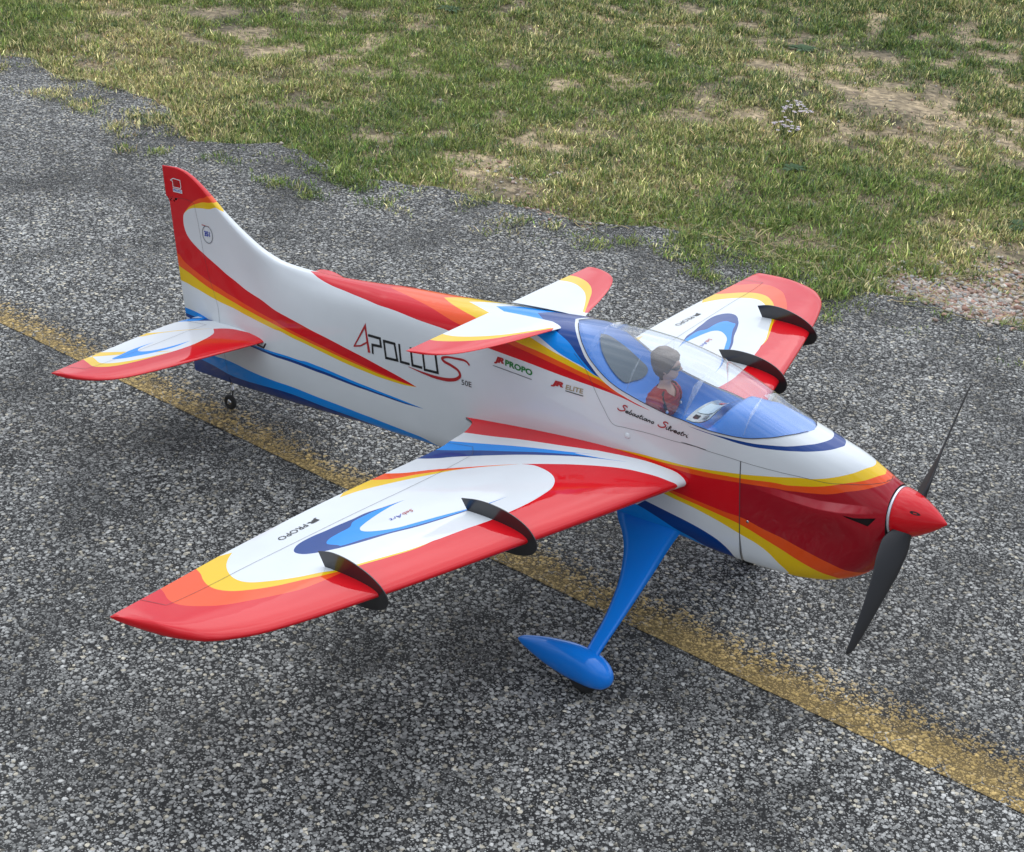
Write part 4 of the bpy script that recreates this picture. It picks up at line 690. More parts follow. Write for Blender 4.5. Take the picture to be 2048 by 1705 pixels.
# dark oval laid on the spinner skin, painting the shade of a recess
th_ = np.linspace(0, 2 * np.pi, 20)[:-1]
def spinmap(x, a, off): 
    s = np.clip((x + .065) / .065, 0, 1); r = .0342 * (1 - s ** 1.55) ** .92 + off; return np.c_[x, -r * np.cos(a), .0005 + r * np.sin(a)]
for a0 in (.62, .62 + np.pi):
    V = np.vstack([spinmap(np.array([-.036]), np.array([a0]), .0003), spinmap(-.036 + .0065 * np.cos(th_), a0 + .085 * np.sin(th_), .0006)]); part('spinner_recess_shade', V, [(0, i, i % 19 + 1) for i in range(1, 20)], DARK, parent=spinner)
PR, PW, BET = .2105, None, None
def blade(rot, name):
    rs = np.array([.016, .022, .030, .040, .055, .075, .10, .13, .16, .185, .20, .207, .2105]); wd = np.array([.018, .022, .028, .037, .043, .0430, .0375, .030, .0235, .018, .0135, .010, .004]); tk = np.array([.012, .011, .009, .0065, .0048, .0038, .0030, .0025, .0020, .0016, .0012, .001, .0008])
    be = np.radians(np.interp(rs, [.016, .05, .10, .21], [44, 38, 26, 15])); cr0 = np.array([.0, .0, -.001, -.002, -.003, -.002, .0, .001, .0015, .001, 0, -.0015, -.003])
    r2 = np.linspace(.016, .2105, 46); wd = pchip(rs, wd, r2); tk = pchip(rs, tk, r2); be = pchip(rs, be, r2); cr0 = pchip(rs, cr0, r2)
    V = []; m = 16
    for r, w_, t_, b, c0 in zip(r2, wd, tk, be, cr0):
        for k in range(m):
            a = 2 * np.pi * k / m; cx_ = math.cos(a) * w_ / 2 + c0; nx = math.sin(a) * t_ / 2 * (1 + .5 * math.cos(a)) + .25 * t_ * (1 - math.cos(a) ** 2)
            # radial dir dr, tangential t, axis x
            dr = np.array([0, math.cos(rot), math.sin(rot)]); tg = np.cross([1, 0, 0], dr)
            c = tg * math.cos(b) + np.array([1, 0, 0]) * math.sin(b); nn = np.cross(dr, c)
            V.append(np.array([-.050, 0, .0005]) + dr * r + c * cx_ + nn * nx)
    F = [(i * m + k, i * m + (k + 1) % m, (i + 1) * m + (k + 1) % m, (i + 1) * m + k) for i in range(45) for k in range(m)] + [tuple(range(45 * m, 46 * m)), tuple(range(m - 1, -1, -1))]
    return part(name, V, F, PROP)
ra = math.atan2(.130, .165)
blade(ra, 'propeller_blade'); blade(ra + math.pi, 'propeller_blade')
# main gear
front = [(-.368, -.040, -.088), (-.376, -.054, -.098), (-.387, -.118, -.148), (-.395, -.169, -.187), (-.403, -.220, -.226), (-.405, -.232, -.238)]
aft = [(-.500, -.040, -.088), (-.486, -.057, -.101), (-.462, -.078, -.116), (-.445, -.101, -.134), (-.429, -.144, -.167), (-.425, -.182, -.197), (-.427, -.218, -.225), (-.428, -.232, -.238)]
tq = np.linspace(0, 1, 30)
fq = pchip(-np.array(front)[:, 1], np.array(front), .040 + tq * .192); aq = pchip(-np.array(aft)[:, 1], np.array(aft), .040 + tq * .192)
def leg(mir):
    V = []; n = 7
    nrm = np.array([0, -.77, 1]) / 1.262
    for a, b in zip(aq, fq):
        for k in range(n): 
            s = k / (n - 1); p = a + (b - a) * s; V.append(p + nrm * .0022 * (1 - abs(2 * s - 1) ** 6))
        for k in range(n): 
            s = 1 - k / (n - 1); p = a + (b - a) * s; V.append(p - nrm * .0022 * (1 - abs(2 * s - 1) ** 6))
    m = 2 * n; V = np.array(V) * ([1, -1, 1] if mir else [1, 1, 1])
    F = [(i * m + k, i * m + (k + 1) % m, (i + 1) * m + (k + 1) % m, (i + 1) * m + k) for i in range(29) for k in range(m)]
    return part('landing_gear_leg', V, F, GEARB)
PP = np.array([(-.5615, -.2625, -.2640, .0012), (-.556, -.2575, -.2680, .0045), (-.54, -.252, -.275, .0085), (-.50, -.2435, -.288, .0155), (-.46, -.2395, -.2945, .0200), (-.43, -.2425, -.2960, .0212), (-.41, -.251, -.2935, .0175), (-.400, -.2595, -.2875, .0115), (-.3955, -.267, -.281, .006), (-.394, -.2735, -.2745, .0005)]) + [.0165, .018, .018, 0]
def pant(mir):
    xs = .0165 + np.r_[np.linspace(-.5615, -.425, 30), -.394 - .026 * (1 - np.sin(np.linspace(0, np.pi / 2, 14)))]; m = 28; V = []
    Q = pchip(PP[:, 0], PP, xs)
    for x, a, b, w_ in Q:
        for k in range(m):
            t_ = 2 * np.pi * k / m; s, c = math.sin(t_), math.cos(t_)
            V.append((x, -.228 + w_ * np.sign(s) * abs(s) ** .85, (a + b) / 2 + (a - b) / 2 * np.sign(c) * abs(c) ** .95))
    n = len(xs); V = np.array(V) * ([1, -1, 1] if mir else [1, 1, 1])
    F = [(i * m + k, i * m + (k + 1) % m, (i + 1) * m + (k + 1) % m, (i + 1) * m + k) for i in range(n - 1) for k in range(m)] + [tuple(range(m)), tuple(range((n - 1) * m, n * m))]
    return part('wheel_pant', V, F, GEARB)
def wheel(name, x, y, z, R, w_, mat, parent, hub=None):
    pr = [(-w_ / 2 * .5, R * .45), (-w_ / 2, R * .62), (-w_ / 2, R * .85), (-w_ * .3, R * .97), (0, R), (w_ * .3, R * .97), (w_ / 2, R * .85), (w_ / 2, R * .62), (w_ / 2 * .5, R * .45)]
    V, F = lathe(pr, 32); V = V[:, [1, 0, 2]] + [x, y, z]; o = part(name, V, F, mat, parent=parent)
    pr = [(-w_ * .3, 0.0002), (-w_ * .36, R * .2), (-w_ * .3, R * .46), (w_ * .3, R * .46), (w_ * .36, R * .2), (w_ * .3, .0002)]
    V, F = lathe(pr, 20); V = V[:, [1, 0, 2]] + [x, y, z]
    return o, (V, F)
for mir in (False, True):
    leg(mir); p = pant(mir); sgn = 1 if mir else -1
    zg = (-.3490 + .428 * s_) / c_
    o, hub = wheel('wheel', -.428, sgn * .228, zg + .0252, .025, .014, RUBBER, p)
tw = bpy.data.objects.new('tail_wheel', None); col.objects.link(tw); tw.parent = root; tw.location = L([[-1.396, 0, -.149]])[0]
twz = (-.3490 + 1.396 * s_) / c_ + .0145
def twpart(name, V, F, mat):
    o = mk(name, L(V) - L([[-1.396, 0, -.149]])[0], F, mat, parent=tw); return o
pr = [(-.003, .006), (-.0045, .0085), (-.0045, .012), (-.0025, .014), (0, .0145), (.0025, .014), (.0045, .012), (.0045, .0085), (.003, .006)]
V, F = lathe(pr, 28); twpart('tyre', V[:, [1, 0, 2]] + [-1.396, -.006, twz], F, RUBBER)
V, F = lathe([(-.0042, .0002), (-.0046, .003), (-.0030, .0066), (.003, .0066), (.0046, .003), (.0042, .0002)], 18); twpart('hub', V[:, [1, 0, 2]] + [-1.396, -.006, twz], F, METAL)
def rod(P0, P1, r, seg=10):
    P0 = np.array(P0); P1 = np.array(P1); d = P1 - P0; d = d / np.linalg.norm(d); a = np.cross(d, [0, 0, 1.] if abs(d[2]) < .9 else [1., 0, 0]); a /= np.linalg.norm(a); b = np.cross(d, a)
    V = [p + r * (a * math.cos(t) + b * math.sin(t)) for p in (P0, P1) for t in np.linspace(0, 2 * np.pi, seg, endpoint=False)]
    return np.array(V), [(i, (i + 1) % seg, seg + (i + 1) % seg, seg + i) for i in range(seg)] + [tuple(range(seg)), tuple(range(2 * seg - 1, seg - 1, -1))]
V, F = join([rod((-1.392, 0, -.100), (-1.392, 0, -.125), .0022), rod((-1.392, 0, -.125), (-1.396, -.0005, twz), .0016), rod((-1.396, 0, twz), (-1.396, -.012, twz), .0014)]); twpart('strut', V, F, METAL)
# small fittings
def ball(c, r, sx=1, n=12):
    V = []; 
    for i in range(n + 1):
        for j in range(2 * n): a = np.pi * i / n; b = np.pi * j / n; V.append((c[0] + r * math.sin(a) * math.cos(b), c[1] + r * sx * math.sin(a) * math.sin(b), c[2] + r * math.cos(a)))
    return np.array(V), [(i * 2 * n + j, i * 2 * n + (j + 1) % (2 * n), (i + 1) * 2 * n + (j + 1) % (2 * n), (i + 1) * 2 * n + j) for i in range(n) for j in range(2 * n)]
kx, kt = DATA['COWLX'][2]; kp = fuse([kx], [kt])[0]; V, F = ball(kp, .0048, .55); part('hatch_knob', V, F, PAINT['white'], parent=hatch)
kx, kt = DATA['COWLX'][3]; kp = fuse([kx], [kt])[0]; V, F = ball(kp, .0022, .5); part('cowl_screw', V, F, METAL, parent=cowl); V, F = ball(kp - [0, .0008, 0], .0010, .6); part('screw_socket', V, F, DARK, parent=cowl)
V, F = join([rod((-1.262, -.040, .004), (-1.243, -.044, .004), .0016), rod((-1.243, -.044, .004), (-1.238, -.043, .012), .0016)]); part('stabilizer_pin', V, F, DARK)

# ---------------------------------------------------------------- the pilot figurine under the canopy
def ringloft(name, rings, parent, mat, m=36, disp=None, caps=True):
    V = []
    for z, cx, rx, ry in rings:
        for k in range(m):
            a = 2 * np.pi * k / m; p = np.array([cx + rx * math.cos(a), ry * math.sin(a), z])
            if disp: p = disp(p, a, z)
            V.append(p)
    n = len(rings); F = [(i * m + k, i * m + (k + 1) % m, (i + 1) * m + (k + 1) % m, (i + 1) * m + k) for i in range(n - 1) for k in range(m)]
    F += [tuple(range(m - 1, -1, -1)), tuple(range((n - 1) * m, n * m))]
    return mk(name, V, F, mat, parent=parent)
pil = bpy.data.objects.new('pilot_figurine', None); col.objects.link(pil); pil.empty_display_size = .03
pw = plane_to_world(np.array([-.442, .002, .056])); pil.location = tuple(pw); pil.rotation_euler = (RM @ Matrix.Rotation(math.radians(4), 3, 'Z')).to_euler()
tag(pil, 'bust of a brown-haired pilot in dark sunglasses and red jacket under the canopy', 'pilot figurine')
SKIN = principled('figurine_skin', (.60, .36, .27), .5); HAIR = principled('figurine_hair', (.075, .038, .022), .5); JACK = principled('jacket_red', (.38, .022, .022), .55, wav=.0006)
HY = math.radians(22)
def hr(p, z, z0=.047):                            # head turned a little to its left
    p = np.array(p, float)
    if z > z0: k = min(1, (z - z0) / .006) * HY; c, s = math.cos(k), math.sin(k); x, y = p[0] - .004, p[1]; p[0], p[1] = .004 + c * x - s * y, s * x + c * y
    return p
def hz(z): # ring profile of the body: (centre x, rx, ry)
    T = np.array([(0, 0, .014, .022), (.008, 0, .017, .027), (.022, 0, .0175, .030), (.032, 0, .015, .028), (.038, .001, .011, .018), (.043, .002, .0085, .0095), (.049, .003, .0082, .0085), (.053, .0065, .0095, .0078), (.057, .0065, .0128, .0108), (.063, .0055, .0155, .0132), (.071, .0045, .0175, .0148), (.079, .004, .0182, .0155), (.087, .003, .0172, .0148), (.093, .002, .0130, .0112), (.0965, .001, .0075, .0065), (.098, .001, .0015, .0015)])
    return pchip(T[:, 0], T[:, 1:], np.atleast_1d(z))[0]
def face(p, a, z):
    p = np.array(p); f = math.cos(a)
    g = lambda z0, w, aw: math.exp(-((z - z0) / w) ** 2) * math.exp(-(((a + np.pi) % (2 * np.pi) - np.pi) / aw) ** 2)
    dx = .0048 * g(.0675, .0032, .16) + .0028 * g(.0715, .005, .12) - .0016 * g(.0725, .0022, .30) * (1 - math.exp(-(((a + np.pi) % (2 * np.pi) - np.pi) / .16) ** 2)) * 2 + .0012 * g(.0775, .002, .5) + .0014 * g(.0605, .0010, .30) + .0013 * g(.0582, .0010, .26) - .0010 * g(.0594, .0005, .3) + .0022 * g(.0545, .0022, .30)
    p[0] += dx
    for s in (-1, 1):
        da = ((a - s * 1.62 + np.pi) % (2 * np.pi) - np.pi); e = math.exp(-(da / .10) ** 2) * math.exp(-((z - .068) / .0045) ** 2) * .0030; p[1] += s * e; p[0] -= e * .4
    return hr(p, z)
zs = np.unique(np.r_[np.linspace(0, .05, 16), np.linspace(.05, .086, 44), np.linspace(.086, .098, 12)])
rings = [(z, *hz(z)) for z in zs]
body = ringloft('body', rings, pil, SKIN, 64, face)
m = 64; nV = 26; Vh = []; 
for i in range(nV):
    s = i / (nV - 1)
    for k in range(m):
        a = 2 * np.pi * k / m; ad = abs((a + np.pi) % (2 * np.pi) - np.pi)
        zb_ = np.interp(ad, [0, .5, .95, 1.25, 1.7, 2.2, np.pi], [.0835, .0820, .0770, .0660, .0640, .0530, .0490]) + .0010 * math.sin(a * 9)
        z = zb_ + (.1005 - zb_) * (1 - (1 - s) ** 1.6); c = hz(min(z, .0978) * .985 if z < .094 else .0945 + (z - .094) * .5)
        th = .0032 * min(1, s * 6 + .25) + .0006 * math.sin(a * 23 + 3 * math.sin(z * 300)) + .0004 * math.sin(a * 41 + z * 500)
        th *= (1.0 if s < .97 else .6)
        Vh.append(hr((c[0] + (c[1] + th) * math.cos(a), (c[2] + th) * math.sin(a), z), max(z, .06)))
Fh = [(i * m + k, i * m + (k + 1) % m, (i + 1) * m + (k + 1) % m, (i + 1) * m + k) for i in range(nV - 1) for k in range(m)] + [tuple(range((nV - 1) * m, nV * m))]
mk('hair', Vh, Fh, HAIR, parent=pil)
# jacket: torso shell with open collar and two upper-arm stubs
Vj = []; m = 48; zz = np.linspace(-.001, .041, 22)
for z in zz:
    c = hz(max(z, 0)); 
    for k in range(m):
        a = 2 * np.pi * k / m; ad = abs((a + np.pi) % (2 * np.pi) - np.pi)
        lim = np.interp(ad, [0, .25, .7, 1.6, np.pi], [.026, .032, .040, .043, .045]); zc_ = min(z, lim)
        c = hz(max(zc_, 0)); q = .0022 + .0005 * math.sin(z * 900)
        Vj.append((c[0] + (c[1] + q) * math.cos(a), (c[2] + q) * math.sin(a), zc_))
Fj = [(i * m + k, i * m + (k + 1) % m, (i + 1) * m + (k + 1) % m, (i + 1) * m + k) for i in range(21) for k in range(m)]
k0 = len(Vj)
for s in (-1, 1):
    for i in range(15):
        t_ = i / 14; cxx = -.001 + .002 * t_; cyy = s * (.020 + .016 * t_); czz = .033 - .027 * t_; r = .0135 * math.sin(np.pi * min(1, .18 + t_ * .82) ** .9) ** .45 + .0005 + .0006 * math.sin(t_ * 26)
        for k in range(20):
            a = 2 * np.pi * k / 20; Vj.append((cxx + r * math.cos(a), cyy + r * .72 * math.sin(a) * .8, czz + r * .72 * math.sin(a) * .75 * s))
    Fj += [(k0 + i * 20 + k, k0 + i * 20 + (k + 1) % 20, k0 + (i + 1) * 20 + (k + 1) % 20, k0 + (i + 1) * 20 + k) for i in range(14) for k in range(20)] + [tuple(k0 + 14 * 20 + k for k in range(20))]
    k0 = len(Vj)
jk = mk('jacket', Vj, Fj, JACK, parent=pil)
# glasses
Vg = []; Fg = []; n = 33
for i in range(n):
    a = -1.45 + 2.9 * i / (n - 1); lens = .0042 * max(.28, (math.sin(min(1, abs(a) / 1.0) * np.pi)) ** .5 if abs(a) < 1.0 else .28)
    c = hz(.0715); rx, ry = c[1] + .0022, c[2] + .0016
    for dz, o in ((-lens * .75, 0), (lens * .6, 0), (lens * .6, .0008), (-lens * .75, .0008)):
        Vg.append(hr((c[0] + (rx + o) * math.cos(a), (ry + o) * math.sin(a), .0725 + dz), .0725))
Fg = [(i * 4 + k, i * 4 + (k + 1) % 4, i * 4 + 4 + (k + 1) % 4, i * 4 + 4 + k) for i in range(n - 1) for k in range(4)]
mk('sunglasses', Vg, Fg, principled('lens_black', (.006, .006, .007), .12), parent=pil)
# harness straps and a pale buckle
for s in (-1, 1):
    Vs = []; 
    for i in range(14):
        t_ = i / 13; a = s * (.95 - .35 * t_); z = .039 - .036 * t_; c = hz(z)
        for da in (-.09, .09): Vs.append((c[0] + (c[1] + .0032) * math.cos(a + da), (c[2] + .0032) * math.sin(a + da), z))
    mk('harness_strap', Vs, [(2 * i, 2 * i + 1, 2 * i + 3, 2 * i + 2) for i in range(13)], BLACK, parent=pil)
    c = hz(.010); a = s * .68; b = Vector((c[0] + (c[1] + .0040) * math.cos(a), (c[2] + .0040) * math.sin(a), .010))
    V, F = ball(b, .0026, .5, 6); mk('buckle', V, F, WHITEP, parent=pil)

# ---------------------------------------------------------------- ground materials
def asphalt_nodes(m, painted=False):
    m.use_nodes = True; t = m.node_tree; b = t.nodes['Principled BSDF']; lk = t.links.new
    tc = N(t, 'ShaderNodeTexCoord'); co_ = tc.outputs['Object']
    dn = N(t, 'ShaderNodeTexNoise'); dn.inputs['Scale'].default_value = 180; dn.inputs['Detail'].default_value = 2; lk(co_, dn.inputs['Vector'])
    vm = N(t, 'ShaderNodeVectorMath', operation='MULTIPLY_ADD'); vm.inputs[1].default_value = (.0042,) * 3; lk(dn.outputs['Color'], vm.inputs[0]); lk(co_, vm.inputs[2])
    sx = N(t, 'ShaderNodeVectorMath', operation='MULTIPLY'); sx.inputs[1].default_value = (1, 1, 0); lk(vm.outputs[0], sx.inputs[0]); P = sx.outputs[0]
    def math_(op, a, b_=None, clamp=False):
        n = N(t, 'ShaderNodeMath', operation=op); n.use_clamp = clamp
        for i, v in enumerate((a, b_)):
            if v is None: continue
            if isinstance(v, (int, float)): n.inputs[i].default_value = v
            else: lk(v, n.inputs[i])
        return n.outputs[0]
    def mr(v, a, b_, c=0., d=1., s=True):
        n = N(t, 'ShaderNodeMapRange'); n.interpolation_type = 'SMOOTHSTEP' if s else 'LINEAR'
        for i, x in enumerate((a, b_, c, d)): n.inputs[1 + i].default_value = x
        lk(v, n.inputs[0]); return n.outputs[0]
    def vor(scale, rnd=1.):
        v = N(t, 'ShaderNodeTexVoronoi'); v.inputs['Scale'].default_value = scale; v.inputs['Randomness'].default_value = rnd; lk(P, v.inputs['Vector'])
        se = N(t, 'ShaderNodeSeparateColor'); lk(v.outputs['Color'], se.inputs[0]); return v.outputs['Distance'], se.outputs
    def noise(scale, det=3):
        n = N(t, 'ShaderNodeTexNoise'); n.inputs['Scale'].default_value = scale; n.inputs['Detail'].default_value = det; lk(co_, n.inputs['Vector']); return n.outputs['Fac']
    d1, c1 = vor(160); d2, c2 = vor(320); d3, c3 = vor(95)
    # three sizes of chipping; the radius of each stone varies from cell to cell
    r1 = mr(c1[1], 0, 1, .34, .68, False); h1 = math_('SUBTRACT', 1., math_('DIVIDE', d1, r1), True)
    r2 = mr(c2[1], 0, 1, .30, .64, False); h2 = math_('SUBTRACT', 1., math_('DIVIDE', d2, r2), True)
    on3 = mr(c3[2], .88, .90); h3 = math_('MULTIPLY', math_('SUBTRACT', 1., math_('DIVIDE', d3, .34), True), on3)
    s1 = math_('MULTIPLY', mr(h1, .0, .22), mr(noise(4.5, 4), .38, .52, .35, 1.)); s2 = mr(h2, .0, .25); s3 = mr(h3, .0, .15)
    big = noise(1.1, 4); med = noise(7, 5)
    b1 = math_('ADD', mr(c1[0], .0, 1., .08, 0.54, False), mr(c1[2], .86, 1., 0., .22, False)); b2 = mr(c2[0], 0, 1, .06, 0.44, False); b3 = mr(c3[0], 0, 1, .18, 0.62, False)
    bind = mr(med, .3, .7, .009, .020)
    def mixv(f, a, b_):
        n = N(t, 'ShaderNodeMix'); lk(f, n.inputs[0]); 
        for i, v in ((2, a), (3, b_)):
            if isinstance(v, float): n.inputs[i].default_value = v
            else: lk(v, n.inputs[i])
        return n.outputs[0]
    val = mixv(s2, bind, b2); val = mixv(s1, val, b1); val = mixv(s3, val, b3)
    ck = N(t, 'ShaderNodeTexVoronoi'); ck.feature = 'DISTANCE_TO_EDGE'; ck.inputs['Scale'].default_value = 5.5; wk = N(t, 'ShaderNodeVectorMath', operation='MULTIPLY_ADD'); n6 = N(t, 'ShaderNodeTexNoise'); n6.inputs['Scale'].default_value = 12; n6.inputs['Detail'].default_value = 6; lk(co_, n6.inputs['Vector']); wk.inputs[1].default_value = (.16,) * 3; lk(n6.outputs['Color'], wk.inputs[0]); lk(co_, wk.inputs[2]); lk(wk.outputs[0], ck.inputs['Vector'])
    crk_ = math_('MAXIMUM', mr(ck.outputs['Distance'], .002, .009), mr(noise(2.3, 3), .53, .47)); val = math_('MULTIPLY', val, mr(crk_, 0., 1., .25, 1., False))
    var = math_('MULTIPLY', mr(big, .3, .7, .80, 1.20), mr(med, .25, .75, .80, 1.22)); val = math_('MULTIPLY', val, var)
    cc = N(t, 'ShaderNodeCombineColor'); lk(val, cc.inputs[0]); lk(math_('MULTIPLY', val, .985), cc.inputs[1]); lk(math_('MULTIPLY', val, .92), cc.inputs[2])
    # a few stones are warmer
    tint = N(t, 'ShaderNodeMixRGB', blend_type='MULTIPLY'); lk(mr(c1[2], .90, .93), tint.inputs[0]); lk(cc.outputs[0], tint.inputs[1]); tint.inputs[2].default_value = (1.05, .97, .82, 1)
    colr = tint.outputs[0]
    ht = math_('ADD', math_('MULTIPLY', math_('POWER', h1, .5), .6), math_('MULTIPLY', math_('POWER', h2, .5), .35)); ht = math_('MAXIMUM', ht, math_('MULTIPLY', math_('POWER', h3, .4), .95))
    rough = .78
    if painted:
        sp = N(t, 'ShaderNodeSeparateXYZ'); lk(co_, sp.inputs[0])
        # worn and patchy: paint survives on stone tops, near the sharp lower edge most of all
        cr_ = N(t, 'ShaderNodeTexVoronoi'); cr_.feature = 'DISTANCE_TO_EDGE'; cr_.inputs['Scale'].default_value = 34
        wv = N(t, 'ShaderNodeVectorMath', operation='MULTIPLY_ADD'); n5 = N(t, 'ShaderNodeTexNoise'); n5.inputs['Scale'].default_value = 40; n5.inputs['Detail'].default_value = 3; lk(co_, n5.inputs['Vector']); wv.inputs[1].default_value = (.03,) * 3; lk(n5.outputs['Color'], wv.inputs[0]); lk(co_, wv.inputs[2])
        lk(wv.outputs[0], cr_.inputs['Vector']); crack = mr(cr_.outputs['Distance'], .012, .045)
        uvn = N(t, 'ShaderNodeAttribute'); uvn.attribute_name = 'across'; ac = uvn.outputs['Fac']
        wear = math_('ADD', math_('MULTIPLY', noise(70, 7), 1.1), math_('MULTIPLY', noise(2.2, 3), .85)); keep = math_('SUBTRACT', mr(ac, .0, 1., 1.52, .25, False), wear)
        keep = math_('ADD', keep, math_('MULTIPLY', ht, .55)); keep = math_('ADD', keep, mr(sp.outputs[0], -1.4, .2, -.16, .12, False))
        k_ = math_('MULTIPLY', mr(keep, -.05, .40), mixv(mr(noise(5, 2), .40, .55), 1.0, crack))
        k_ = math_('MULTIPLY', k_, mixv(mr(math_('ADD', ac, math_('MULTIPLY', noise(9, 4), .5)), .35, .85), mr(ht, .0, .3, .80, 1.), mr(ht, .0, .45, .40, 1.)))
        pc = N(t, 'ShaderNodeMixRGB'); lk(math_('MULTIPLY', k_, 0.88), pc.inputs[0]); lk(colr, pc.inputs[1])
        yc = N(t, 'ShaderNodeMixRGB', blend_type='MULTIPLY'); yc.inputs[0].default_value = 1; yc.inputs[1].default_value = (.56, .375, .11, 1); lk(mr(val, .0, .45, .42, 1.25, False), yc.inputs[2]); lk(yc.outputs[0], pc.inputs[2])
        colr = pc.outputs[0]
    lk(colr, b.inputs['Base Color']); b.inputs['Roughness'].default_value = rough; b.inputs['Specular IOR Level'].default_value = .45
    bp = N(t, 'ShaderNodeBump'); bp.inputs['Strength'].default_value = 1.; bp.inputs['Distance'].default_value = .0040; lk(ht, bp.inputs['Height']); lk(bp.outputs[0], b.inputs['Normal'])
    return m
ASP = asphalt_nodes(bpy.data.materials.new('asphalt')); YEL = asphalt_nodes(bpy.data.materials.new('worn_yellow_paint'), True)
def vnoise(seed):
    r = np.random.default_rng(seed); g = r.random((256, 256))
    def f(x, y, s):
        x = np.asarray(x) * s + 57.3; y = np.asarray(y) * s + 91.7; i = np.floor(x).astype(int); j = np.floor(y).astype(int); u = x - i; v = y - j; u = u * u * (3 - 2 * u); v = v * v * (3 - 2 * v)
        G = lambda a, b: g[a % 256, b % 256]
        return (G(i, j) * (1 - u) + G(i + 1, j) * u) * (1 - v) + (G(i, j + 1) * (1 - u) + G(i + 1, j + 1) * u) * v
    return f
vn = vnoise(3); fb = lambda x, y, s: (vn(x, y, s) + .5 * vn(x, y, 2.1 * s + .3) + .25 * vn(x, y, 4.3 * s)) / 1.75
EDGE = np.array([(-40, -0.986), (-6, 0.864), (-3.481, 1.014), (-3.402, 1.062), (-3.209, 1.041), (-3.089, 1.072), (-2.926, 1.083), (-2.786, 1.072), (-2.661, 0.986), (-2.542, 0.922), (-2.469, 0.988), (-2.374, 1.097), (-2.288, 1.105), (-2.108, 1.051), (-1.998, 1.082), (-1.882, 1.142), (-1.74, 1.169), (-1.64, 1.203), (-1.496, 1.238), (-1.405, 1.3), (-1.33, 1.363), (-1.229, 1.387), (-1.111, 1.378), (-1.02, 1.365), (-0.94, 1.365), (-0.823, 1.366), (-0.719, 1.408), (-0.612, 1.442), (-0.515, 1.438), (-0.435, 1.465), (1.5, 1.815), (40, 6)])
def edge_y(x): return np.interp(x, EDGE[:, 0], EDGE[:, 1]) + .05 * (fb(x, 0 * np.asarray(x), 5) - .5) + .03 * (fb(x, 3 + 0 * np.asarray(x), 22) - .5) + .012 * (fb(x, 8 + 0 * np.asarray(x), 90) - .5)
ex_ = np.unique(np.r_[np.linspace(-40, -6, 60), np.linspace(-6, 2, 1200), np.linspace(2, 40, 60)]); ey_ = edge_y(ex_); ne = len(ex_)
V = np.vstack([np.c_[ex_, np.full(ne, -40.), np.zeros(ne)], np.c_[ex_, ey_, np.zeros(ne)], np.c_[ex_, ey_ + .012, np.full(ne, -.02)]])
F = [(i, i + 1, ne + i + 1, ne + i) for i in range(ne - 1)] + [(ne + i, ne + i + 1, 2 * ne + i + 1, 2 * ne + i) for i in range(ne - 1)]
tag(mk('asphalt', V, F, ASP, smooth=False), kind='structure')
# yellow line: sharp lower edge, frayed upper edge
lx = np.linspace(-12, 8, 2600); lowy = -0.0395 + 0.02387 * lx + .003 * (fb(lx, 0 * lx, 60) - .5) + .002 * (fb(lx, 5 + 0 * lx, 300) - .5); hiy = lowy + .172
ns = 5; V = np.vstack([np.c_[lx, lowy + (hiy - lowy) * k / (ns - 1), np.full(len(lx), .0012)] for k in range(ns)]); n = len(lx)
F = [(k * n + i, k * n + i + 1, (k + 1) * n + i + 1, (k + 1) * n + i) for k in range(ns - 1) for i in range(n - 1)]
yl = mk('yellow_line', V, F, YEL, smooth=False); at = yl.data.attributes.new('across', 'FLOAT', 'POINT'); at.data.foreach_set('value', np.repeat(np.arange(ns) / (ns - 1), n).astype(np.float32)); tag(yl, kind='structure')

# soil
SO = bpy.data.materials.new('soil'); SO.use_nodes = True; t = SO.node_tree; b = t.nodes['Principled BSDF']; tc = N(t, 'ShaderNodeTexCoord')
def nz(s, d=5):
    n = N(t, 'ShaderNodeTexNoise'); n.inputs['Scale'].default_value = s; n.inputs['Detail'].default_value = d; t.links.new(tc.outputs['Object'], n.inputs['Vector']); return n.outputs['Fac']
r1 = N(t, 'ShaderNodeValToRGB'); e = r1.color_ramp.elements; e[0].position = .33; e[0].color = (.075, .066, .040, 1); e[1].position = .60; e[1].color = (.44, .335, .205, 1); t.links.new(nz(2.2, 8), r1.inputs[0])
vo = N(t, 'ShaderNodeTexVoronoi'); vo.inputs['Scale'].default_value = 75; t.links.new(tc.outputs['Object'], vo.inputs['Vector']); se = N(t, 'ShaderNodeSeparateColor'); t.links.new(vo.outputs['Color'], se.inputs[0])
mr_ = N(t, 'ShaderNodeMapRange'); mr_.inputs[1].default_value = 0; mr_.inputs[2].default_value = 1; mr_.inputs[3].default_value = .55; mr_.inputs[4].default_value = 1.35; t.links.new(se.outputs[0], mr_.inputs[0])
mm = N(t, 'ShaderNodeMixRGB', blend_type='MULTIPLY'); mm.inputs[0].default_value = 1; t.links.new(r1.outputs[0], mm.inputs[1]); t.links.new(mr_.outputs[0], mm.inputs[2])
mm2 = N(t, 'ShaderNodeMixRGB', blend_type='MULTIPLY'); mm2.inputs[0].default_value = .8; t.links.new(mm.outputs[0], mm2.inputs[1]); r2_ = N(t, 'ShaderNodeMapRange'); r2_.inputs[1].default_value = .3; r2_.inputs[2].default_value = .7; r2_.inputs[3].default_value = .5; r2_.inputs[4].default_value = 1.4; t.links.new(nz(30, 6), r2_.inputs[0]); t.links.new(r2_.outputs[0], mm2.inputs[2])
t.links.new(mm2.outputs[0], b.inputs['Base Color']); b.inputs['Roughness'].default_value = .95
bp = N(t, 'ShaderNodeBump'); bp.inputs['Distance'].default_value = .012; t.links.new(nz(38, 7), bp.inputs['Height']); t.links.new(bp.outputs[0], b.inputs['Normal'])
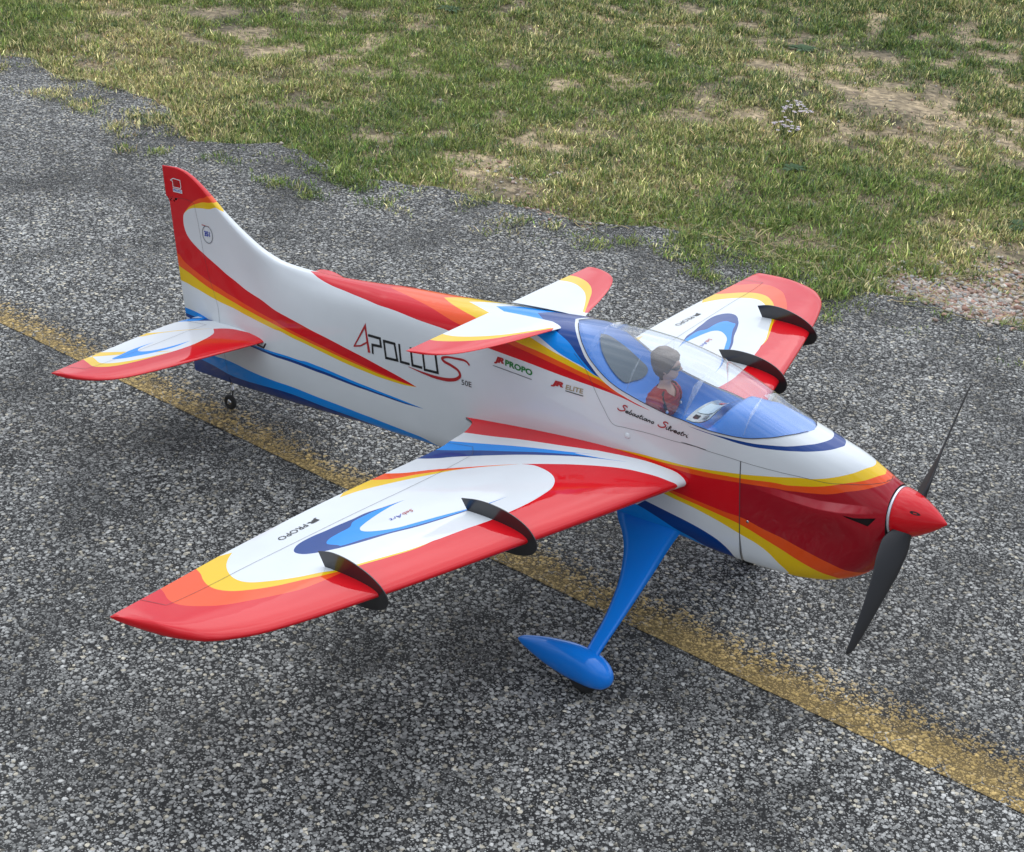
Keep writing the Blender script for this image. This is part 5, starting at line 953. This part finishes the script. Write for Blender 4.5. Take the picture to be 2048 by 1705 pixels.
gx = np.linspace(-8, 3, 160); gy = np.linspace(.3, 9, 130); GX, GY = np.meshgrid(gx, gy, indexing='ij')
def soil_z(x, y):
    d = np.clip((np.asarray(y) - edge_y(x)) / .25, 0, 1); return -.014 + d * (.05 * (fb(x, y, 1.3) - .45) + .016 * (fb(x, y, 6) - .5))
GZ = soil_z(GX.ravel(), GY.ravel()).reshape(GX.shape); bd = np.minimum(np.minimum((GX + 8) / 1, (3 - GX) / 1), (9 - GY) / 1).clip(0, 1); GZ = -.014 + (GZ + .014) * bd
V = np.c_[GX.ravel(), GY.ravel(), GZ.ravel()]; nyy = len(gy); F = [(i * nyy + j, (i + 1) * nyy + j, (i + 1) * nyy + j + 1, i * nyy + j + 1) for i in range(len(gx) - 1) for j in range(nyy - 1)]
k = len(V); V = np.vstack([V, [(-80, -60, -.014), (-8, .3, -.014), (-8, 9, -.014), (-80, 80, -.014), (80, -60, -.014), (3, .3, -.014), (3, 9, -.014), (80, 80, -.014)]])
F += [(k, k + 1, k + 2, k + 3), (k + 3, k + 2, k + 6, k + 7), (k + 6, k + 5, k + 4, k + 7), (k + 4, k + 5, k + 1, k)]
tag(mk('soil_ground', V, F, SO), kind='structure')

# ---------------------------------------------------------------- grass
def to_mesh_fast(name, V, F3, mat, cols=None):
    me = bpy.data.meshes.new(name); nv, nf = len(V), len(F3); me.vertices.add(nv); me.vertices.foreach_set('co', V.astype(np.float32).ravel()); me.loops.add(nf * 3); me.loops.foreach_set('vertex_index', F3.astype(np.int32).ravel())
    me.polygons.add(nf); me.polygons.foreach_set('loop_start', np.arange(0, nf * 3, 3, dtype=np.int32)); me.materials.append(mat)
    if cols is not None: a = me.attributes.new('tint', 'FLOAT_COLOR', 'POINT'); a.data.foreach_set('color', np.c_[cols, np.ones(nv)].astype(np.float32).ravel())
    me.update(); me.validate(); o = bpy.data.objects.new(name, me); col.objects.link(o); return o
GM = bpy.data.materials.new('grass_blade'); GM.use_nodes = True; t = GM.node_tree; b = t.nodes['Principled BSDF']; at = N(t, 'ShaderNodeAttribute'); at.attribute_name = 'tint'
b.inputs['Roughness'].default_value = .55; b.inputs['Specular IOR Level'].default_value = .35; t.links.new(at.outputs['Color'], b.inputs['Base Color'])
tl = N(t, 'ShaderNodeBsdfTranslucent'); t.links.new(at.outputs['Color'], tl.inputs[0]); ms = N(t, 'ShaderNodeMixShader'); ms.inputs[0].default_value = .3; t.links.new(b.outputs[0], ms.inputs[1]); t.links.new(tl.outputs[0], ms.inputs[2]); t.links.new(ms.outputs[0], t.nodes['Material Output'].inputs[0])
# only the wedge of verge that the camera (and a step either side of it) can see
xr = (-6.0, 1.6)
nC = 350000
X = rng.uniform(*xr, nC); Y = edge_y(X) - .22 + rng.random(nC) * 4.75
cvx, cvy = CAMLOC[0], CAMLOC[1]; ang = np.degrees(np.arctan2(Y - cvy, X - cvx)); keepc = (ang > 102) & (ang < 146)
X, Y = X[keepc], Y[keepc]
dE = Y - edge_y(X)
# bare patches: (x, y, rx, ry, strength)
BARE = [(-1.234, 2.792, 0.55, 0.3, 1.0), (-1.618, 3.149, 0.5, 0.22, 0.7), (-2.33, 3.257, 0.35, 0.2, 0.7), (-1.973, 3.037, 0.3, 0.15, 0.5), (-1.387, 2.763, 0.3, 0.16, 0.6), (-1.543, 2.732, 0.22, 0.1, 0.5), (-3.087, 1.786, 0.4, 0.18, 0.7), (-3.617, 1.701, 0.5, 0.16, 0.7), (-3.252, 1.767, 0.4, 0.12, 0.5), (-1.391, 3.519, 0.5, 0.3, 0.8), (-2.618, 2.886, 0.3, 0.15, 0.6), (-2.15, 2.164, 0.22, 0.1, 0.6), (-2.123, 2.71, 0.2, 0.1, 0.4), (-0.629, 1.503, 0.22, 0.07, 2.2), (-0.561, 1.583, 0.14, 0.12, 2.2), (-0.576, 1.775, 0.1, 0.12, 1.5), (-1.733, 1.446, 0.15, 0.08, 0.5), (-2.814, 1.521, 0.3, 0.1, 0.5), (-2.584, 1.418, 0.22, 0.06, 0.4), (-1.237, 2.309, 0.2, 0.1, 0.4)]
den = .86 + .8 * (fb(X, Y, 1.6) - .42) + 1.2 * (fb(X + 9, Y, 5) - .5) + 2.6 * (fb(X + 9, Y + 5, 14) - .5)
for bx, by, rx_, ry_, st in BARE: den -= .52 * st * np.exp(-(((X - bx) / rx_) ** 2 + ((Y - by) / ry_) ** 2))
den += .25 * np.exp(-((dE - .10) / .10) ** 2); den[dE < 0] -= .95
for bx, by, rx_, ry_, st in [(-2.25, 1.149, 0.1, 0.05, 1.1), (-2.057, 1.016, 0.09, 0.04, 1.1), (-2.582, 1.001, 0.08, 0.06, 0.8), (-2.452, 1.008, 0.05, 0.03, 0.5), (-2.711, 1.026, 0.08, 0.05, 0.7), (-0.989, 1.313, 0.12, 0.03, 0.7), (-1.393, 1.303, 0.12, 0.03, 0.5), (-3.043, 1.089, 0.12, 0.04, 0.6)]: den += st * np.exp(-(((X - bx) / rx_) ** 2 + ((Y - by) / ry_) ** 2))
kp_ = rng.random(len(X)) < np.clip(den, .02, 1) ** 1.2; X, Y, dE, den = X[kp_], Y[kp_], dE[kp_], den[kp_]
nb = rng.integers(6, 13, len(X)); ci = np.repeat(np.arange(len(X)), nb); nB = len(ci)
cs = rng.uniform(.5, 1.2, len(X)) * (.55 + .6 * np.clip(den, 0, 1)) * (1 + .12 * np.clip(Y - 2, 0, 3))
bx = X[ci] + rng.normal(0, .012, nB); by = Y[ci] + rng.normal(0, .012, nB); bz = soil_z(bx, by) - .002
bz = np.where(by < edge_y(bx), .001, bz)
az = rng.uniform(0, 2 * np.pi, nB); ln = cs[ci] * rng.uniform(.008, .029, nB); tilt = rng.uniform(.35, 1.5, nB)
wdt = rng.uniform(.0018, .0036, nB) * (1 + .10 * np.clip(Y[ci] - 2, 0, 3))
d = np.c_[np.cos(az), np.sin(az)]; pr_ = np.c_[-np.sin(az), np.cos(az)]
p0 = np.c_[bx, by, bz]; mid = p0 + np.c_[d * (ln * .5 * np.sin(tilt * .6))[:, None], ln * .5 * np.cos(tilt * .6)]
tip = mid + np.c_[d * (ln * .5 * np.sin(tilt))[:, None], ln * .5 * np.cos(tilt)]
W3 = np.c_[pr_ * wdt[:, None] / 2, np.zeros(nB)]
VV = np.stack([p0, mid + W3, mid - W3, tip], 1).reshape(-1, 3)
i4 = np.arange(nB)[:, None] * 4; FF = np.concatenate([i4 + [0, 1, 2], i4 + [2, 1, 3]], 1).reshape(-1, 3)
pal = np.array([(.092, .135, .032), (.038, .066, .020), (.135, .152, .046), (.190, .185, .072), (.40, .335, .19), (.27, .185, .115), (.095, .118, .070)])
gn = fb(X + 31, Y + 4, 1.9); gn2 = fb(X - 11, Y + 14, 4.5)
far_ = np.clip((Y - 2.2) / 1.2, 0, 1)
pg = np.stack([.95 * np.clip((gn - .36) * 4, .15, 2), .60 * np.clip((.62 - gn2) * 4, .1, 2) + .9 * far_, .8 + 0 * gn, .6 + 0 * gn, .58 * np.clip((.60 - gn) * 4.5, .15, 2) * (1 + .6 * np.exp(-dE / .25)), .30 * np.clip((.56 - gn) * 5, .03, 2), .25 + .4 * far_], 1); pg /= pg.sum(1, keepdims=True)
cum = pg.cumsum(1)[ci]; mixr = rng.random(nB); hc = rng.random(len(X))[ci]; pick = (np.where(rng.random(nB) < .55, hc, mixr)[:, None] > cum).sum(1).clip(0, 6)
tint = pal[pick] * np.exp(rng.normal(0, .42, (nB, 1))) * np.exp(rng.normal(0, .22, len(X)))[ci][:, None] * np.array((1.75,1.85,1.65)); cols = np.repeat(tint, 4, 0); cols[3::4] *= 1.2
print('grass blades', nB)
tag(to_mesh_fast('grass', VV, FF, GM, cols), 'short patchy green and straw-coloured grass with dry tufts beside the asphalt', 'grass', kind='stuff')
# long dry runners lying over the edge
nR = 300; rx0 = -1.5 + 1.7 * rng.random(nR); ry0 = edge_y(rx0) + rng.exponential(.10, nR) - .02 ; VV = []; FF = []; cols = []
for i in range(nR):
    a = rng.uniform(0, 2 * np.pi); L_ = rng.uniform(.03, .11); n = 7; x, y = rx0[i], ry0[i]; z = max(soil_z(np.array([x]), np.array([y]))[0], -.01) + .012; k = len(VV); wd = rng.uniform(.0010, .0019); c_l = np.array([(.42, .32, .14), (.30, .27, .10), (.22, .24, .08)][rng.integers(3)]) * rng.uniform(.8, 1.2)
    for j in range(n):
        q = (-math.sin(a) * wd, math.cos(a) * wd); VV += [(x - q[0], y - q[1], z), (x + q[0], y + q[1], z)]; cols += [c_l, c_l]; a += rng.normal(0, .22); x += math.cos(a) * L_ / n; y += math.sin(a) * L_ / n; z = z + rng.normal(0, .002); z = max(z, .002 if y < edge_y(np.array([x]))[0] else -.008)
    for j in range(n - 1): FF += [(k + 2 * j, k + 2 * j + 1, k + 2 * j + 3), (k + 2 * j, k + 2 * j + 3, k + 2 * j + 2)]
tag(to_mesh_fast('dry_grass_runners', np.array(VV), np.array(FF), GM, np.array(cols)), 'long straw-coloured grass runners lying flat along the edge of the asphalt', 'dry grass', kind='stuff')
# gravel
PB = bpy.data.materials.new('pebble'); PB.use_nodes = True; t = PB.node_tree; at = N(t, 'ShaderNodeAttribute'); at.attribute_name = 'tint'; t.links.new(at.outputs['Color'], t.nodes['Principled BSDF'].inputs['Base Color']); t.nodes['Principled BSDF'].inputs['Roughness'].default_value = .85
GRAV = [(-0.57, 1.534, 0.11, 0.06, 1800), (-0.654, 1.504, 0.1, 0.04, 900), (-0.56, 1.707, 0.08, 0.08, 500), (-1.227, 1.427, 0.06, 0.02, 200), (-0.766, 1.426, 0.08, 0.03, 300), (-1.55, 1.228, 0.08, 0.02, 150), (-1.49, 1.553, 0.12, 0.05, 260), (-1.753, 1.451, 0.08, 0.05, 260)]
ico = []; 
g_ = (1 + 5 ** .5) / 2
IV = np.array([(-1, g_, 0), (1, g_, 0), (-1, -g_, 0), (1, -g_, 0), (0, -1, g_), (0, 1, g_), (0, -1, -g_), (0, 1, -g_), (g_, 0, -1), (g_, 0, 1), (-g_, 0, -1), (-g_, 0, 1)]) / 1.9
IF = np.array([(0, 11, 5), (0, 5, 1), (0, 1, 7), (0, 7, 10), (0, 10, 11), (1, 5, 9), (5, 11, 4), (11, 10, 2), (10, 7, 6), (7, 1, 8), (3, 9, 4), (3, 4, 2), (3, 2, 6), (3, 6, 8), (3, 8, 9), (4, 9, 5), (2, 4, 11), (6, 2, 10), (8, 6, 7), (9, 8, 1)])
px_, py_, pz_ = [], [], []
for gx_, gy_, sx_, sy_, cnt in GRAV: px_.append(rng.normal(gx_, sx_, cnt)); py_.append(rng.normal(gy_, sy_, cnt))
px_.append(rng.uniform(-4, .8, 2600)); py_.append(edge_y(px_[-1]) + rng.exponential(.12, 2600) - .02)
px_.append(rng.uniform(-5, 1, 3500)); py_.append(edge_y(px_[-1]) + rng.uniform(0, 4.5, 3500))
px_ = np.concatenate(px_); py_ = np.concatenate(py_); nP = len(px_); on = py_ < edge_y(px_); keepp = ~on | (rng.random(nP) < .35); px_, py_, on = px_[keepp], py_[keepp], on[keepp]; nP = len(px_)
nG = sum(q[4] for q in GRAV); sz = rng.uniform(.0018, .0062, nP) * rng.uniform(.7, 1.3, nP) * np.where(np.arange(nP) < nG * .8, 1.15, 1.); A_ = rng.uniform(0, 2 * np.pi, nP); St = rng.uniform(.55, 1.3, (nP, 3)) * [1, 1, .55]
VV = IV[None] * rng.uniform(.6, 1.3, (nP, 12, 1)) * St[:, None] * sz[:, None, None]; cA, sA = np.cos(A_)[:, None], np.sin(A_)[:, None]
VV = np.stack([VV[..., 0] * cA - VV[..., 1] * sA, VV[..., 0] * sA + VV[..., 1] * cA, VV[..., 2]], -1); VV += np.stack([px_, py_, np.where(on, .0, soil_z(px_, py_)) + sz * .3], -1)[:, None]
FF = (IF[None] + np.arange(nP)[:, None, None] * 12).reshape(-1, 3); pc_ = np.array([(.42, .36, .30), (.36, .26, .21), (.30, .29, .27), (.48, .44, .38), (.34, .20, .15)])[rng.integers(0, 5, nP)] * rng.uniform(.8, 1.5, (nP, 1))
tag(to_mesh_fast('gravel', VV.reshape(-1, 3), FF, PB, np.repeat(pc_, 12, 0)), 'loose pale and pinkish gravel scattered along the verge', 'gravel', kind='stuff')
# flowering weeds and leafy weeds
def weed(name, label, cat, x, y, kind, n, R, group=None):
    e = bpy.data.objects.new(name, None); col.objects.link(e); z = float(soil_z(np.array([x]), np.array([y]))[0]); e.location = (x, y, z); tag(e, label, cat, group); e.empty_display_size = .02
    r = random.Random(int(abs(x * 1000)) + n)
    lm = principled('weed_leaf', (.060, .105, .045), .75, spec=.2) if 'weed_leaf' not in bpy.data.materials else bpy.data.materials['weed_leaf']
    if kind == 'leaf':
        for i in range(n):
            a = i * 2.4 + r.uniform(-.3, .3); Ln = R * r.uniform(.6, 1); w_ = Ln * .32; V = []; 
            for s in np.linspace(0, 1, 7):
                rr_ = Ln * s; zz_ = .003 + .009 * math.sin(s * 2.6) * r.uniform(.8, 1.1); ww = w_ * math.sin(np.pi * min(.98, s * .9 + .08)) / 2
                for q in (-1, 0, 1): V.append((rr_ * math.cos(a) - q * ww * math.sin(a), rr_ * math.sin(a) + q * ww * math.cos(a), zz_ + (abs(q)) * .002))
            mk('leaf', V, [(i_ * 3 + j, i_ * 3 + 3 + j, i_ * 3 + 4 + j, i_ * 3 + 1 + j) for i_ in range(6) for j in range(2)], lm, parent=e)
    else:
        fm = principled('petal', (.66, .58, .63), .8, spec=.1) if 'petal' not in bpy.data.materials else bpy.data.materials['petal']
        for i in range(n):
            a = r.uniform(0, 6.28); d_ = R * r.random() ** .6; h = r.uniform(.03, .055); tipp = np.array([d_ * math.cos(a), d_ * math.sin(a), h])
            V, F = rod((d_ * .4 * math.cos(a), d_ * .4 * math.sin(a), 0), tipp, .0007, 5); st = mk('stem', V, F, lm, parent=e)
            V = [tuple(tipp)]; F = []
            for k in range(6):
                b_ = k * 1.047; w_ = .0050; V += [tuple(tipp + [w_ * math.cos(b_ - .4), w_ * math.sin(b_ - .4), .002]), tuple(tipp + [w_ * 1.2 * math.cos(b_), w_ * 1.2 * math.sin(b_), .0035]), tuple(tipp + [w_ * math.cos(b_ + .4), w_ * math.sin(b_ + .4), .002])]; F.append((0, 1 + 3 * k, 2 + 3 * k, 3 + 3 * k))
            mk('flower', V, F, fm, parent=e)
for i, (x, y, kd, n, R, lb) in enumerate([(-1.51, 2.34, 'flower', 26, 0.05, 'pale lilac flowering weed, upper one of two in the middle of the grass'), (-1.474, 2.199, 'flower', 20, 0.045, 'pale lilac flowering weed, nearer the asphalt than its upper twin'), (-1.313, 1.977, 'leaf', 12, 0.045, 'dark green leafy weed just in front of the lilac flowering weeds'), (-1.932, 3.136, 'leaf', 14, 0.07, 'dark green leafy weed at the edge of the bare sandy patch, far back right'), (-0.706, 2.079, 'leaf', 11, 0.05, 'blue-green leafy weed at the right-hand border of the grass'), (-2.993, 2.51, 'leaf', 12, 0.06, 'broad-leaved weed far back to the upper left of the plane')]):
    weed('flowering_weed' if kd == 'flower' else 'leafy_weed', lb, 'flowering weed' if kd == 'flower' else 'weed', x, y, kd, n, R)
